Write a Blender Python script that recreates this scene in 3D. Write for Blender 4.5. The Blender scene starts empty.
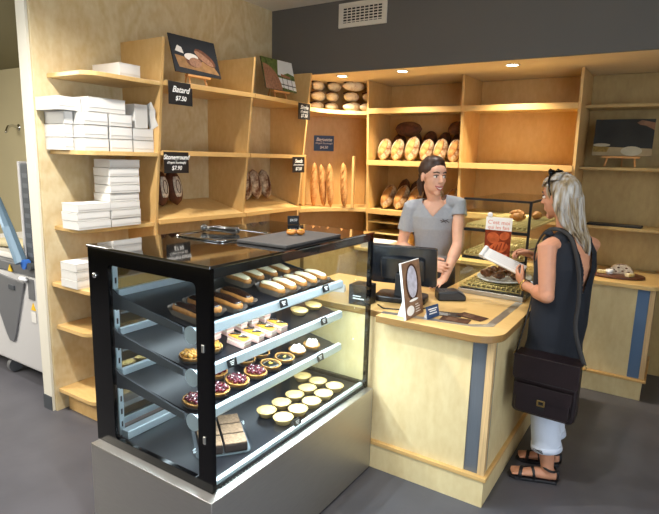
import bpy, bmesh, math, random
from mathutils import Vector as V, Matrix, Euler
random.seed(7)
SC = bpy.context.scene
COL = SC.collection
PI = math.pi
R = math.radians

# ------------------------------------------------------------------ materials
def lin(h):
    h = h.lstrip('#')
    out = []
    for i in (0, 2, 4):
        c = int(h[i:i+2], 16)/255
        out.append(c/12.92 if c <= .04045 else ((c+.055)/1.055)**2.4)
    return (*out, 1)

def mat(name, col, rough=.5, metal=0, spec=.5, var=0, vscale=20, bump=0, bscale=60, aniso=None, coat=0, emit=None, estr=0, sss=0):
    m = bpy.data.materials.new(name)
    m.use_nodes = True
    nt = m.node_tree
    b = nt.nodes['Principled BSDF']
    c = lin(col) if isinstance(col, str) else col
    b.inputs['Base Color'].default_value = c
    b.inputs['Roughness'].default_value = rough
    b.inputs['Metallic'].default_value = metal
    b.inputs['Specular IOR Level'].default_value = spec
    b.inputs['Coat Weight'].default_value = coat
    if sss:
        b.inputs['Subsurface Weight'].default_value = sss
        b.inputs['Subsurface Radius'].default_value = (.02, .008, .004)
    if emit:
        b.inputs['Emission Color'].default_value = lin(emit)
        b.inputs['Emission Strength'].default_value = estr
    if var or bump:
        tc = nt.nodes.new('ShaderNodeTexCoord')
        mp = nt.nodes.new('ShaderNodeMapping')
        nt.links.new(tc.outputs['Object'], mp.inputs['Vector'])
        if aniso: mp.inputs['Scale'].default_value = aniso
        if var:
            n = nt.nodes.new('ShaderNodeTexNoise')
            n.inputs['Scale'].default_value = vscale
            n.inputs['Detail'].default_value = 5
            nt.links.new(mp.outputs['Vector'], n.inputs['Vector'])
            r = nt.nodes.new('ShaderNodeValToRGB')
            r.color_ramp.elements[0].position = .3
            r.color_ramp.elements[1].position = .7
            r.color_ramp.elements[0].color = tuple(x*(1-var) for x in c[:3])+(1,)
            r.color_ramp.elements[1].color = tuple(min(1, x*(1+var)) for x in c[:3])+(1,)
            nt.links.new(n.outputs['Fac'], r.inputs['Fac'])
            nt.links.new(r.outputs['Color'], b.inputs['Base Color'])
        if bump:
            n2 = nt.nodes.new('ShaderNodeTexNoise')
            n2.inputs['Scale'].default_value = bscale
            n2.inputs['Detail'].default_value = 4
            nt.links.new(mp.outputs['Vector'], n2.inputs['Vector'])
            bp = nt.nodes.new('ShaderNodeBump')
            bp.inputs['Strength'].default_value = bump
            bp.inputs['Distance'].default_value = .01
            nt.links.new(n2.outputs['Fac'], bp.inputs['Height'])
            nt.links.new(bp.outputs['Normal'], b.inputs['Normal'])
    return m

def wood(name, c1, c2, scale=(5, 5, .8), rough=.45, figure=2.2, spec=.4, amp=.05):
    """birch plywood: stretched noise drives a banded figure"""
    m = bpy.data.materials.new(name)
    m.use_nodes = True
    nt = m.node_tree
    b = nt.nodes['Principled BSDF']
    tc = nt.nodes.new('ShaderNodeTexCoord')
    mp = nt.nodes.new('ShaderNodeMapping')
    mp.inputs['Scale'].default_value = scale
    nt.links.new(tc.outputs['Object'], mp.inputs['Vector'])
    n = nt.nodes.new('ShaderNodeTexNoise')
    n.inputs['Scale'].default_value = 1.1
    n.inputs['Detail'].default_value = 3
    n.inputs['Distortion'].default_value = .6
    nt.links.new(mp.outputs['Vector'], n.inputs['Vector'])
    mul = nt.nodes.new('ShaderNodeMath'); mul.operation = 'MULTIPLY'; mul.inputs[1].default_value = figure*10
    nt.links.new(n.outputs['Fac'], mul.inputs[0])
    sn = nt.nodes.new('ShaderNodeMath'); sn.operation = 'SINE'
    nt.links.new(mul.outputs[0], sn.inputs[0])
    n3 = nt.nodes.new('ShaderNodeTexNoise')
    n3.inputs['Scale'].default_value = 14
    n3.inputs['Detail'].default_value = 6
    nt.links.new(mp.outputs['Vector'], n3.inputs['Vector'])
    n4 = nt.nodes.new('ShaderNodeTexNoise')
    n4.inputs['Scale'].default_value = .35
    nt.links.new(mp.outputs['Vector'], n4.inputs['Vector'])
    a1 = nt.nodes.new('ShaderNodeMath'); a1.operation = 'MULTIPLY_ADD'; a1.inputs[1].default_value = amp; a1.inputs[2].default_value = 0
    nt.links.new(sn.outputs[0], a1.inputs[0])
    a2 = nt.nodes.new('ShaderNodeMath'); a2.operation = 'MULTIPLY_ADD'; a2.inputs[1].default_value = .5
    nt.links.new(n3.outputs['Fac'], a2.inputs[0]); nt.links.new(a1.outputs[0], a2.inputs[2])
    a3 = nt.nodes.new('ShaderNodeMath'); a3.operation = 'MULTIPLY_ADD'; a3.inputs[1].default_value = .5
    nt.links.new(n4.outputs['Fac'], a3.inputs[0]); nt.links.new(a2.outputs[0], a3.inputs[2])
    r = nt.nodes.new('ShaderNodeValToRGB')
    r.color_ramp.elements[0].position = .25; r.color_ramp.elements[0].color = lin(c2)
    r.color_ramp.elements[1].position = .75; r.color_ramp.elements[1].color = lin(c1)
    nt.links.new(a3.outputs[0], r.inputs['Fac'])
    nt.links.new(r.outputs['Color'], b.inputs['Base Color'])
    b.inputs['Roughness'].default_value = rough
    b.inputs['Specular IOR Level'].default_value = spec
    return m

def glass(name, tint=(.96, .985, .98, 1), refl=1.0, ior=1.45):
    m = bpy.data.materials.new(name)
    m.use_nodes = True
    nt = m.node_tree
    for n in list(nt.nodes):
        if n.type != 'OUTPUT_MATERIAL': nt.nodes.remove(n)
    out = nt.nodes['Material Output']
    t = nt.nodes.new('ShaderNodeBsdfTransparent'); t.inputs[0].default_value = tint
    g = nt.nodes.new('ShaderNodeBsdfGlossy'); g.inputs['Roughness'].default_value = 0.02
    f = nt.nodes.new('ShaderNodeFresnel'); f.inputs[0].default_value = ior
    mu = nt.nodes.new('ShaderNodeMath'); mu.operation = 'MULTIPLY'; mu.inputs[1].default_value = refl; mu.use_clamp = True
    mx = nt.nodes.new('ShaderNodeMixShader')
    ge = nt.nodes.new('ShaderNodeNewGeometry')
    fr = nt.nodes.new('ShaderNodeMath'); fr.operation = 'SUBTRACT'; fr.inputs[0].default_value = 1
    nt.links.new(ge.outputs['Backfacing'], fr.inputs[1])
    m2 = nt.nodes.new('ShaderNodeMath'); m2.operation = 'MULTIPLY'
    nt.links.new(f.outputs[0], mu.inputs[0]); nt.links.new(mu.outputs[0], m2.inputs[0]); nt.links.new(fr.outputs[0], m2.inputs[1]); nt.links.new(m2.outputs[0], mx.inputs[0])
    nt.links.new(t.outputs[0], mx.inputs[1]); nt.links.new(g.outputs[0], mx.inputs[2])
    nt.links.new(mx.outputs[0], out.inputs['Surface'])
    return m

M = {}
M['ply_wall'] = wood('ply_wall', '#d8c8a2', '#c3a97a', (3, 2.6, 1.5), .5, 3.2, .4, .11)
M['ply'] = wood('birch_ply', '#dcb87e', '#c89b58', (2.5, 2.5, 1.1), .42)
M['ply_h'] = wood('birch_ply_flat', '#dfc086', '#cba05e', (1.2, 4, 6), .35)
M['ply_x'] = wood('birch_ply_long', '#e2c88a', '#cfaa64', (.8, 5, 6), .35)
M['ply_pale'] = wood('pale_birch', '#e0cc9c', '#cdb27e', (2.5, 2.5, 1.2), .45, 3, .4, .07)
M['ply_dim'] = wood('shaded_ply', '#c6ac76', '#aa8e5a', (2.5, 2.5, 1.1), .45)  # birch ply with the shade of weakly lit parts put in its colour
M['ply_edge'] = mat('ply_edge', '#c9a878', .55, var=.22, vscale=9, aniso=(40, 40, .6))
M['ply_edge_h'] = mat('ply_edge_flat', '#d2a868', .45, var=.1, vscale=6, aniso=(2, 2, 60))
M['ply_soffit'] = wood('soffit_ply', '#efdfbe', '#e4cea4', (.8, 3, 3), .6)  # ply colour lightened to stand in for light bounced onto the soffit
M['worktop_edge'] = mat('worktop_edge', '#8f6c3c', .45, var=.15, vscale=8, aniso=(2, 2, 70))
M['bamboo'] = wood('bamboo_top', '#e2bf80', '#cfa766', (1, 9, 9), .33)
M['white_wall'] = mat('white_paint', '#d8d2c2', .7)
M['kitchen_ceiling'] = mat('kitchen_ceiling', '#8d8668', .9)  # darker colour stands in for the weaker light on this ceiling
M['cream_wall'] = mat('cream_paint', '#c0b490', .8, var=.03, vscale=2)
M['ceiling'] = mat('ceiling_paint', '#e6e2d8', .9)
M['charcoal'] = mat('charcoal_paint', '#615e59', .65, var=.02, vscale=3)
M['floor'] = mat('sealed_concrete', '#535257', .40, var=.12, vscale=3.5, bump=.04, bscale=18, spec=.35)
M['steel'] = mat('brushed_steel', '#bebbb5', .42, 1, var=.06, vscale=14, aniso=(1, 1, 40))
M['steel_dark'] = mat('dark_steel', '#7a8087', .4, .55, var=.05, vscale=10, aniso=(30, 30, .6))
M['steel_blue'] = mat('blue_steel', '#627c9c', .45, .4)
M['tong_metal'] = mat('tong_metal', '#6f6c68', .15, 1)
M['chrome'] = mat('chrome', '#d8d8d8', .08, 1)
M['alu'] = mat('anodised_alu', '#cbdae2', .34, .55)
M['case_top'] = mat('case_top_glass', '#0b0a0a', .05, spec=.8, coat=.6)
M['case_top'].node_tree.nodes['Principled BSDF'].inputs['IOR'].default_value = 2.0
M['black_gloss'] = mat('black_glass', '#050506', .1, spec=.3)
M['black'] = mat('black_plastic', '#15161a', .4)
M['black_matt'] = mat('black_matt', '#101013', .7)
M['screen_back'] = mat('screen_back', '#1c2026', .22, spec=.6)
M['tray_black'] = mat('black_tray', '#121318', .3)
M['glass'] = glass('clear_glass', refl=1.0)
M['glass_rear'] = glass('rear_glass', (.45, .5, .5, 1), 5)
M['acrylic'] = glass('acrylic', (.97, .99, .99, 1), .8)
M['white'] = mat('white_card', '#d2cfc9', .75)
M['white_bright'] = mat('white_plastic', '#e9e9ea', .4)
M['card_side'] = mat('kraft_inside', '#b79463', .75)
M['paper'] = mat('paper', '#dddbd6', .8)
M['ink'] = mat('chalk_white', '#f4f4f0', .7)
M['sign_black'] = mat('sign_black', '#131316', .5)
M['sign_blue'] = mat('sign_blue', '#2f4a72', .5)
M['slate'] = mat('slate', '#3e3c3b', .55, var=.15, vscale=25, bump=.15)
M['pine'] = mat('pine', '#d49a5c', .5, var=.08, vscale=8)
M['lamp'] = mat('lamp_disc', '#ffffff', .5, emit='#fff0d4', estr=22)
M['led'] = mat('led_strip', '#ffffff', .5, emit='#e4f4ff', estr=14)
M['machine'] = mat('machine_enamel', '#b9b7b6', .4)
M['machine_grey'] = mat('machine_steel', '#7c7d80', .4, .5)
M['machine_dark'] = mat('machine_dark', '#3f4348', .5)
M['column_slot'] = mat('column_slot', '#55595e', .5)
M['machine_blue'] = mat('machine_blue', '#5d7587', .5, .2)
M['yellow'] = mat('warning_yellow', '#e3b62a', .5)
M['rubber'] = mat('rubber', '#161617', .8)
M['skin'] = mat('skin', '#e0ac90', .5, sss=.08, var=.05, vscale=30)
M['skin2'] = mat('skin_tan', '#c78d6e', .5, sss=.08, var=.05, vscale=30)
M['lip'] = mat('lip', '#b4605a', .4)
M['teeth'] = mat('teeth', '#efe9df', .3)
M['eye_white'] = mat('eye_white', '#e8e4de', .3)
M['iris'] = mat('iris', '#2c2420', .2)
M['brow'] = mat('brow', '#3a281d', .8)
M['hair_brown'] = mat('brown_hair', '#3a251a', .45, var=.35, vscale=10, aniso=(6, 6, 1))
M['shirt_grey'] = mat('grey_tshirt', '#9c9fa5', .9, var=.04, vscale=60, bump=.12, bscale=14)
M['apron'] = mat('dark_apron', '#4b4c52', .9, bump=.1, bscale=14)
M['navy'] = mat('navy_cloth', '#10151f', .85, bump=.25, bscale=9)
M['trousers'] = mat('white_trousers', '#cfd6e4', .85, bump=.15, bscale=16)
M['leather'] = mat('bag_leather', '#1b1113', .33, var=.25, vscale=14, bump=.15, bscale=30)
M['leather_strap'] = mat('strap_leather', '#120e0e', .6)
M['brass'] = mat('brass', '#a98d55', .3, 1)
M['gold'] = mat('gold', '#d6b36a', .22, 1)
M['wire'] = mat('brass_wire', '#e0c680', .4, .3)
M['sandal'] = mat('sandal_leather', '#17161a', .5)
M['vent_white'] = mat('vent_white', '#d8d2c4', .5)
M['vent_dark'] = mat('vent_dark', '#1b1b1c', .9)
# food
M['choux'] = mat('choux', '#a06a30', .6, var=.2, vscale=60, bump=.2, bscale=90)
M['choc'] = mat('chocolate_icing', '#23140e', .18)
M['cream'] = mat('cream_icing', '#f0e2bb', .4, var=.05, vscale=40)
M['case_paper'] = mat('paper_case', '#3a2a22', .7)
M['clear_case'] = mat('pastry_case', '#6d6258', .5)
M['sponge'] = mat('slice_layer', '#d9b0a2', .7, var=.1, vscale=80)
M['sponge2'] = mat('slice_cream', '#eadcc4', .7)
M['slice_top'] = mat('slice_top', '#c8922c', .3, var=.45, vscale=70)
M['pastry'] = mat('tart_crust', '#c48d47', .65, var=.2, vscale=60, bump=.2, bscale=120)
M['berry'] = mat('berry_jelly', '#4c0716', .2, var=.6, vscale=70)
M['sugar'] = mat('icing_sugar', '#f0dfe0', .8)
M['ganache'] = mat('ganache', '#2a2a24', .12)
M['fruit'] = mat('mixed_fruit', '#a8772c', .3, var=.7, vscale=60)
M['garnish'] = mat('garnish', '#e2c24a', .4)
M['meringue'] = mat('meringue', '#f6f1e2', .6, bump=.6, bscale=60)
M['custard'] = mat('custard', '#ecd287', .35, var=.18, vscale=45)
M['custard_crust'] = mat('pale_crust', '#e0bd7a', .6, var=.1, vscale=60)
M['brownie'] = mat('brownie', '#846a50', .7, var=.3, vscale=70, bump=.5, bscale=90)
M['brownie_side'] = mat('brownie_side', '#2b1a11', .7, bump=.4)
M['danish'] = mat('danish_glaze', '#6b3d18', .3, var=.5, vscale=40, bump=.3, bscale=70)
M['croissant'] = mat('croissant', '#c07a30', .5, var=.35, vscale=45, bump=.3, bscale=70)
def crust(name, dark, flour, lo, hi, scale=11, aniso=(1, 1, 1)):
    m = mat(name, dark, .75, bump=.35, bscale=45)
    nt = m.node_tree
    b = nt.nodes['Principled BSDF']
    tc = nt.nodes.new('ShaderNodeTexCoord'); mp = nt.nodes.new('ShaderNodeMapping'); mp.inputs['Scale'].default_value = aniso
    nt.links.new(tc.outputs['Object'], mp.inputs['Vector'])
    n = nt.nodes.new('ShaderNodeTexNoise'); n.inputs['Scale'].default_value = scale; n.inputs['Detail'].default_value = 7; n.inputs['Roughness'].default_value = .65
    nt.links.new(mp.outputs['Vector'], n.inputs['Vector'])
    r = nt.nodes.new('ShaderNodeValToRGB')
    r.color_ramp.elements[0].position = lo; r.color_ramp.elements[0].color = lin(dark)
    r.color_ramp.elements[1].position = hi; r.color_ramp.elements[1].color = lin(flour)
    nt.links.new(n.outputs['Fac'], r.inputs['Fac']); nt.links.new(r.outputs['Color'], b.inputs['Base Color'])
    return m
M['crust_flour'] = crust('floured_crust', '#7a481e', '#e6d2ae', .42, .64)
M['crust_dark'] = crust('dark_crust', '#3b1e10', '#8d5a34', .4, .75)
M['crust_score'] = crust('open_score', '#9a5a22', '#d2a05c', .35, .7, 20)
M['crust_pale'] = crust('pale_floured_crust', '#b98d58', '#f6ead0', .28, .5, 14)
M['crust_brown'] = crust('brown_crust', '#4a2512', '#7d4a28', .4, .75)
M['crust_mix'] = crust('cracked_floury_crust', '#6a4022', '#dccbb0', .4, .62, 16)
M['flour'] = mat('flour_stencil', '#cdbfac', .9, var=.4, vscale=50)
M['baguette'] = crust('baguette_crust', '#a5642a', '#e0b070', .35, .7, 16)
M['hair_blond'] = mat('blond_grey_hair', '#b9a68a', .45)
def hairmix(m, cols, scale, aniso):
    nt = m.node_tree; b = nt.nodes['Principled BSDF']
    tc = nt.nodes.new('ShaderNodeTexCoord'); mp = nt.nodes.new('ShaderNodeMapping'); mp.inputs['Scale'].default_value = aniso
    nt.links.new(tc.outputs['Object'], mp.inputs['Vector'])
    n = nt.nodes.new('ShaderNodeTexNoise'); n.inputs['Scale'].default_value = scale; n.inputs['Detail'].default_value = 4
    nt.links.new(mp.outputs['Vector'], n.inputs['Vector'])
    r = nt.nodes.new('ShaderNodeValToRGB')
    e = r.color_ramp.elements
    e[0].position = .3; e[0].color = lin(cols[0]); e[1].position = .72; e[1].color = lin(cols[-1])
    for i, c in enumerate(cols[1:-1]):
        k = e.new(.3+.42*(i+1)/(len(cols)-1)); k.color = lin(c)
    nt.links.new(n.outputs['Fac'], r.inputs['Fac']); nt.links.new(r.outputs['Color'], b.inputs['Base Color'])
hairmix(M['hair_blond'], ['#4a3828', '#94805f', '#a7a19a', '#cbc5bb'], 5, (9, 9, 1.1))

# ------------------------------------------------------------------ mesh builder
class MB:
    def __init__(s, X=None):
        s.bm = bmesh.new(); s.X = X or Matrix.Identity(4); s.mi = 0
    def v(s, p): return s.bm.verts.new(s.X @ V(p))
    def f(s, vs, smooth=False):
        try:
            f = s.bm.faces.new(vs); f.material_index = s.mi; f.smooth = smooth; return f
        except ValueError: return None
    def box(s, lo, hi):
        x0, y0, z0 = lo; x1, y1, z1 = hi
        a = [s.v(p) for p in ((x0,y0,z0),(x1,y0,z0),(x1,y1,z0),(x0,y1,z0),(x0,y0,z1),(x1,y0,z1),(x1,y1,z1),(x0,y1,z1))]
        for q in ((3,2,1,0),(4,5,6,7),(0,1,5,4),(1,2,6,5),(2,3,7,6),(3,0,4,7)): s.f([a[i] for i in q])
        return s
    def boxc(s, c, d, rz=0, rot=None):
        X = s.X; s.X = X @ Matrix.Translation(c) @ (rot.to_4x4() if rot else Matrix.Rotation(rz, 4, 'Z'))
        s.box((-d[0]/2, -d[1]/2, -d[2]/2), (d[0]/2, d[1]/2, d[2]/2)); s.X = X; return s
    def prism(s, poly, ax, a, b, holes=None):
        """polygon in the plane of the two other axes, from a to b along axis ax"""
        def P(p, t):
            return {'z': (p[0], p[1], t), 'y': (p[0], t, p[1]), 'x': (t, p[0], p[1])}[ax]
        A = [s.v(P(p, a)) for p in poly]; B = [s.v(P(p, b)) for p in poly]
        s.f(A); s.f(B)
        n = len(poly)
        for i in range(n): s.f([A[i], A[(i+1) % n], B[(i+1) % n], B[i]])
        return s
    def ring(s, outer, inner, ax, a, b):
        """frame between two polygons with the same number of points"""
        def P(p, t):
            return {'z': (p[0], p[1], t), 'y': (p[0], t, p[1]), 'x': (t, p[0], p[1])}[ax]
        O = [[s.v(P(p, t)) for p in outer] for t in (a, b)]; I = [[s.v(P(p, t)) for p in inner] for t in (a, b)]
        n = len(outer)
        for i in range(n):
            j = (i+1) % n
            for k in (0, 1): s.f([O[k][i], O[k][j], I[k][j], I[k][i]])
            s.f([O[0][i], O[0][j], O[1][j], O[1][i]]); s.f([I[0][i], I[0][j], I[1][j], I[1][i]])
        return s
    def loft(s, rings, n=18, cap=True, smooth=True):
        """rings: (centre, rx, ry, u, v)"""
        L = []
        for c, rx, ry, u, w in rings:
            c, u, w = V(c), V(u), V(w)
            L.append([s.v(c+u*rx*math.cos(2*PI*i/n)+w*ry*math.sin(2*PI*i/n)) for i in range(n)])
        for a, b in zip(L, L[1:]):
            for i in range(n): s.f([a[i], a[(i+1) % n], b[(i+1) % n], b[i]], smooth)
        if cap: s.f(L[0][::-1]); s.f(L[-1])
        return s
    def tube(s, pts, rad, n=10, smooth=True, dome=False, flat=1.0, side=None):
        pts = [V(p) for p in pts]
        if not isinstance(rad, (list, tuple)): rad = [rad]*len(pts)
        rings = []
        u = None
        for i, p in enumerate(pts):
            t = (pts[min(i+1, len(pts)-1)]-pts[max(i-1, 0)])
            t = t.normalized() if t.length > 1e-9 else V((0, 0, 1))
            if u is None:
                h = V(side) if side else (V((0, 0, 1)) if abs(t.z) < .9 else V((1, 0, 0)))
                u = t.cross(h).normalized() if not side else (V(side)-t*V(side).dot(t)).normalized()
            else:
                u = (u-t*u.dot(t)).normalized()
            w = t.cross(u)
            r = rad[i]
            if dome and i == 0:
                for k in range(3, 0, -1):
                    a = k*PI/8; rings.append((p-t*r*math.sin(a), r*math.cos(a), r*flat*math.cos(a), u, w))
            rings.append((p, r, r*flat, u, w))
            if dome and i == len(pts)-1:
                for k in range(1, 4):
                    a = k*PI/8; rings.append((p+t*r*math.sin(a), r*math.cos(a), r*flat*math.cos(a), u, w))
        return s.loft(rings, n, True, smooth)
    def cyl(s, p0, p1, r0, r1=None, n=20, smooth=True):
        return s.tube([p0, p1], [r0, r0 if r1 is None else r1], n, smooth)
    def lathe(s, prof, c=(0, 0, 0), n=24, smooth=True, loop=False):
        L = []
        for r, z in prof:
            L.append([s.v((c[0]+max(r, 1e-4)*math.cos(2*PI*i/n), c[1]+max(r, 1e-4)*math.sin(2*PI*i/n), c[2]+z)) for i in range(n)])
        for a, b in zip(L, L[1:]):
            for i in range(n): s.f([a[i], a[(i+1) % n], b[(i+1) % n], b[i]], smooth)
        if loop:
            for i in range(n): s.f([L[-1][i], L[-1][(i+1) % n], L[0][(i+1) % n], L[0][i]], smooth)
        else: s.f(L[0][::-1]); s.f(L[-1])
        return s
    def hexa(s, P):
        a = [s.v(p) for p in P]
        for q in ((3,2,1,0),(4,5,6,7),(0,1,5,4),(1,2,6,5),(2,3,7,6),(3,0,4,7)): s.f([a[i] for i in q])
        return s
    def ell(s, c, r, rot=None, n=16, m=10):
        X = s.X; s.X = X @ Matrix.Translation(c) @ (rot.to_4x4() if rot is not None else Matrix.Identity(4))
        prof = [(math.sin(PI*i/m), -math.cos(PI*i/m)) for i in range(m+1)]
        L = []
        for a, z in prof[1:-1]:
            L.append([s.v((r[0]*a*math.cos(2*PI*i/n), r[1]*a*math.sin(2*PI*i/n), r[2]*z)) for i in range(n)])
        p0, p1 = s.v((0, 0, -r[2])), s.v((0, 0, r[2]))
        for a, b in zip(L, L[1:]):
            for i in range(n): s.f([a[i], a[(i+1) % n], b[(i+1) % n], b[i]], True)
        for i in range(n): s.f([p0, L[0][(i+1) % n], L[0][i]], True); s.f([p1, L[-1][i], L[-1][(i+1) % n]], True)
        s.X = X; return s
    def quad(s, pts): s.f([s.v(p) for p in pts]); return s
    def mesh(s, name):
        bmesh.ops.recalc_face_normals(s.bm, faces=s.bm.faces)
        me = bpy.data.meshes.new(name); s.bm.to_mesh(me); s.bm.free(); return me
    def build(s, name, mats, parent=None, world=False, bevel=0, sub=0, sharp=None, seg=2):
        me = s.mesh(name)
        return link(name, me, mats, parent, world, bevel, sub, sharp, seg)

def base_of(p):
    while p.parent: p = p.parent
    return p

def link(name, me, mats, parent=None, world=False, bevel=0, sub=0, sharp=None, seg=2):
    for m in (mats if isinstance(mats, (list, tuple)) else [mats]): me.materials.append(m)
    if sharp: me.shade_smooth(); me.set_sharp_from_angle(angle=R(sharp))
    o = bpy.data.objects.new(name, me); COL.objects.link(o)
    if parent:
        o.parent = parent
        if world: me.transform(Matrix.Translation(-base_of(parent).location))
    if bevel:
        b = o.modifiers.new('edge', 'BEVEL'); b.width = bevel; b.segments = seg; b.limit_method = 'ANGLE'; b.angle_limit = R(40)
    if sub:
        b = o.modifiers.new('smooth', 'SUBSURF'); b.levels = sub; b.render_levels = sub
    return o

def tag(o, label, cat, group=None):
    o['label'] = label; o['category'] = cat
    if group: o['group'] = group
    return o
def thing(name, label, cat, loc=(0, 0, 0), rz=0, group=None, rot=None):
    o = bpy.data.objects.new(name, None); COL.objects.link(o)
    o.empty_display_size = .05
    o.location = loc; o.rotation_euler = rot if rot else (0, 0, rz)
    return tag(o, label, cat, group)
def struct(name, mb, m, **k):
    o = mb.build(name, m, **k); o['kind'] = 'structure'; return o
def copy_tree(o, parent=None):
    c = o.copy(); COL.objects.link(c)
    if parent: c.parent = parent
    for ch in o.children: copy_tree(ch, c)
    return c
def dup(root, loc, rz=None, label=None, group=None, rot=None, scale=None):
    c = copy_tree(root); c.location = loc
    if rz is not None: c.rotation_euler = (0, 0, rz)
    if rot is not None: c.rotation_euler = rot
    if scale: c.scale = scale
    if label: c['label'] = label
    if group: c['group'] = group
    return c
def rest(o, z, gap=.001):
    """lift or lower a thing so that its lowest point lies on height z"""
    bpy.context.view_layer.update()
    lo = 1e9
    st = [o]
    while st:
        q = st.pop(); st += list(q.children)
        if q.type == 'MESH':
            mw = q.matrix_world
            lo = min(lo, min((mw @ v.co).z for v in q.data.vertices))
    o.location.z += z+gap-lo
    return o
class Series:
    """first place() uses the prototype itself, later ones copy it"""
    def __init__(s, proto): s.p = proto; s.used = False
    def place(s, loc, rz=0, label=None, group=None, rot=None, scale=None):
        if not s.used:
            s.used = True; o = s.p; o.location = loc
            o.rotation_euler = rot if rot is not None else (0, 0, rz)
            if scale: o.scale = scale
            if label: o['label'] = label
            if group: o['group'] = group
            return o
        return dup(s.p, loc, rz, label, group, rot, scale or (1, 1, 1))

def text_mesh(txt, size, shear=0, bold=0, align='CENTER'):
    cu = bpy.data.curves.new('t', 'FONT'); cu.body = txt; cu.size = size; cu.shear = shear; cu.align_x = align; cu.align_y = 'CENTER'
    cu.offset = bold; cu.extrude = .0004; cu.resolution_u = 3
    o = bpy.data.objects.new('t', cu); COL.objects.link(o)
    dg = bpy.context.evaluated_depsgraph_get(); dg.update()
    me = bpy.data.meshes.new_from_object(o.evaluated_get(dg)); bpy.data.objects.remove(o); bpy.data.curves.remove(cu)
    return me
def lettering(parent, lines, X, m, name='lettering'):
    """lines: (text, size, dy[, shear, bold]); X local frame of the board face: x right, y up, z out"""
    bm = bmesh.new()
    for ln in lines:
        t, sz, dy = ln[:3]; sh = ln[3] if len(ln) > 3 else 0; bo = ln[4] if len(ln) > 4 else 0
        me = text_mesh(t, sz, sh, bo); me.transform(Matrix.Translation((ln[5] if len(ln) > 5 else 0, dy, 0))); bm.from_mesh(me); bpy.data.meshes.remove(me)
    me = bpy.data.meshes.new(name); bm.to_mesh(me); bm.free(); me.transform(X); me.materials.clear()
    return link(name, me, m, parent)
def frame_of(u, n, o=(0, 0, 0)):
    u = V(u).normalized(); n = V(n).normalized(); w = n.cross(u).normalized(); u = w.cross(n)
    X = Matrix.Identity(4)
    for i in range(3): X[i][0], X[i][1], X[i][2], X[i][3] = u[i], w[i], n[i], o[i]
    return X
def rpoly(x0, y0, x1, y1, r, corners=(1, 1, 1, 1), n=6):
    """rounded rectangle, corners order: (x0,y0),(x1,y0),(x1,y1),(x0,y1)"""
    P = []
    for (cx, cy, a0), on in zip(((x0, y0, PI), (x1, y0, 1.5*PI), (x1, y1, 0), (x0, y1, .5*PI)), corners):
        if not on: P += [(cx, cy)]*(1); continue
        ccx = cx+(r if cx == x0 else -r); ccy = cy+(r if cy == y0 else -r)
        for i in range(n+1):
            a = a0+.5*PI*i/n; P.append((ccx+r*math.cos(a), ccy+r*math.sin(a)))
    return P
def remeshed(name, mb, voxel, smooth=4, fac=.5):
    me = mb.mesh('tmp'); o = bpy.data.objects.new('tmp', me); COL.objects.link(o)
    r = o.modifiers.new('r', 'REMESH'); r.mode = 'VOXEL'; r.voxel_size = voxel; r.use_smooth_shade = True
    s = o.modifiers.new('s', 'SMOOTH'); s.iterations = smooth; s.factor = fac
    dg = bpy.context.evaluated_depsgraph_get(); dg.update()
    out = bpy.data.meshes.new_from_object(o.evaluated_get(dg)); out.name = name
    bpy.data.objects.remove(o); bpy.data.meshes.remove(me)
    out.materials.clear(); out.shade_smooth()
    return out
def cut_faces(me, pred):
    bm = bmesh.new(); bm.from_mesh(me)
    d = [f for f in bm.faces if pred(f.calc_center_median(), f.normal)]
    bmesh.ops.delete(bm, geom=d, context='FACES'); bm.to_mesh(me); bm.free(); return me
# ------------------------------------------------------------------ setting
WX = -3.376; YB = 5.14; CZ = 3.08; SZ = 2.49; YF = 4.15
struct('floor', MB().box((-9, -3, -.1), (2.2, 5.4, 0)), M['floor'])
struct('ceiling', MB().box((-3.52, -3, CZ), (2.2, 5.4, CZ+.1)), M['ceiling'])
struct('wall_left', MB().box((WX-.022, 1.865, 0), (WX, 5.14, CZ)), M['ply_wall'])
struct('trim_1', MB().box((-3.50, 1.85, 0), (WX-.0225, 5.3, CZ)), M['white_wall'])
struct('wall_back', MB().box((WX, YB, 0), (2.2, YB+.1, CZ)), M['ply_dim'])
struct('wall_bulkhead', MB().box((WX, YF, SZ), (2.2, YF+.02, CZ)), M['charcoal'])
struct('ceiling_soffit', MB().box((WX, YF+.0205, SZ), (2.2, YB-.001, SZ+.02)), M['ply_soffit'])
struct('wall_right', MB().box((1.9, 1.6, 0), (2.0, YB, CZ)), M['white_wall'])
struct('wall_front', MB().box((-3.5, -3.1, 0), (2.0, -3, CZ)), M['charcoal'])
struct('wall_kitchen', MB().box((-9, 3.6, 0), (-3.51, 3.7, 2.72)), M['cream_wall'])
struct('wall_daylight_block', MB().box((-9, -3.1, 0), (-3.51, -3, 2.8)), M['cream_wall'])  # unseen wall added to keep daylight out of the case frame's reflections
struct('wall_daylight_block_side', MB().box((-9.1, -3, 0), (-9, 3.7, 2.8)), M['cream_wall'])  # also unseen, added to close the kitchen side against daylight
struct('ceiling_kitchen', MB().box((-9, -3, 2.72), (-3.53, 3.7, 2.8)), M['kitchen_ceiling'])
struct('baseboard_left', MB().box((-3.503, 1.845, 0), (WX-.03, 1.8498, .1)), M['machine_dark'])

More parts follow.
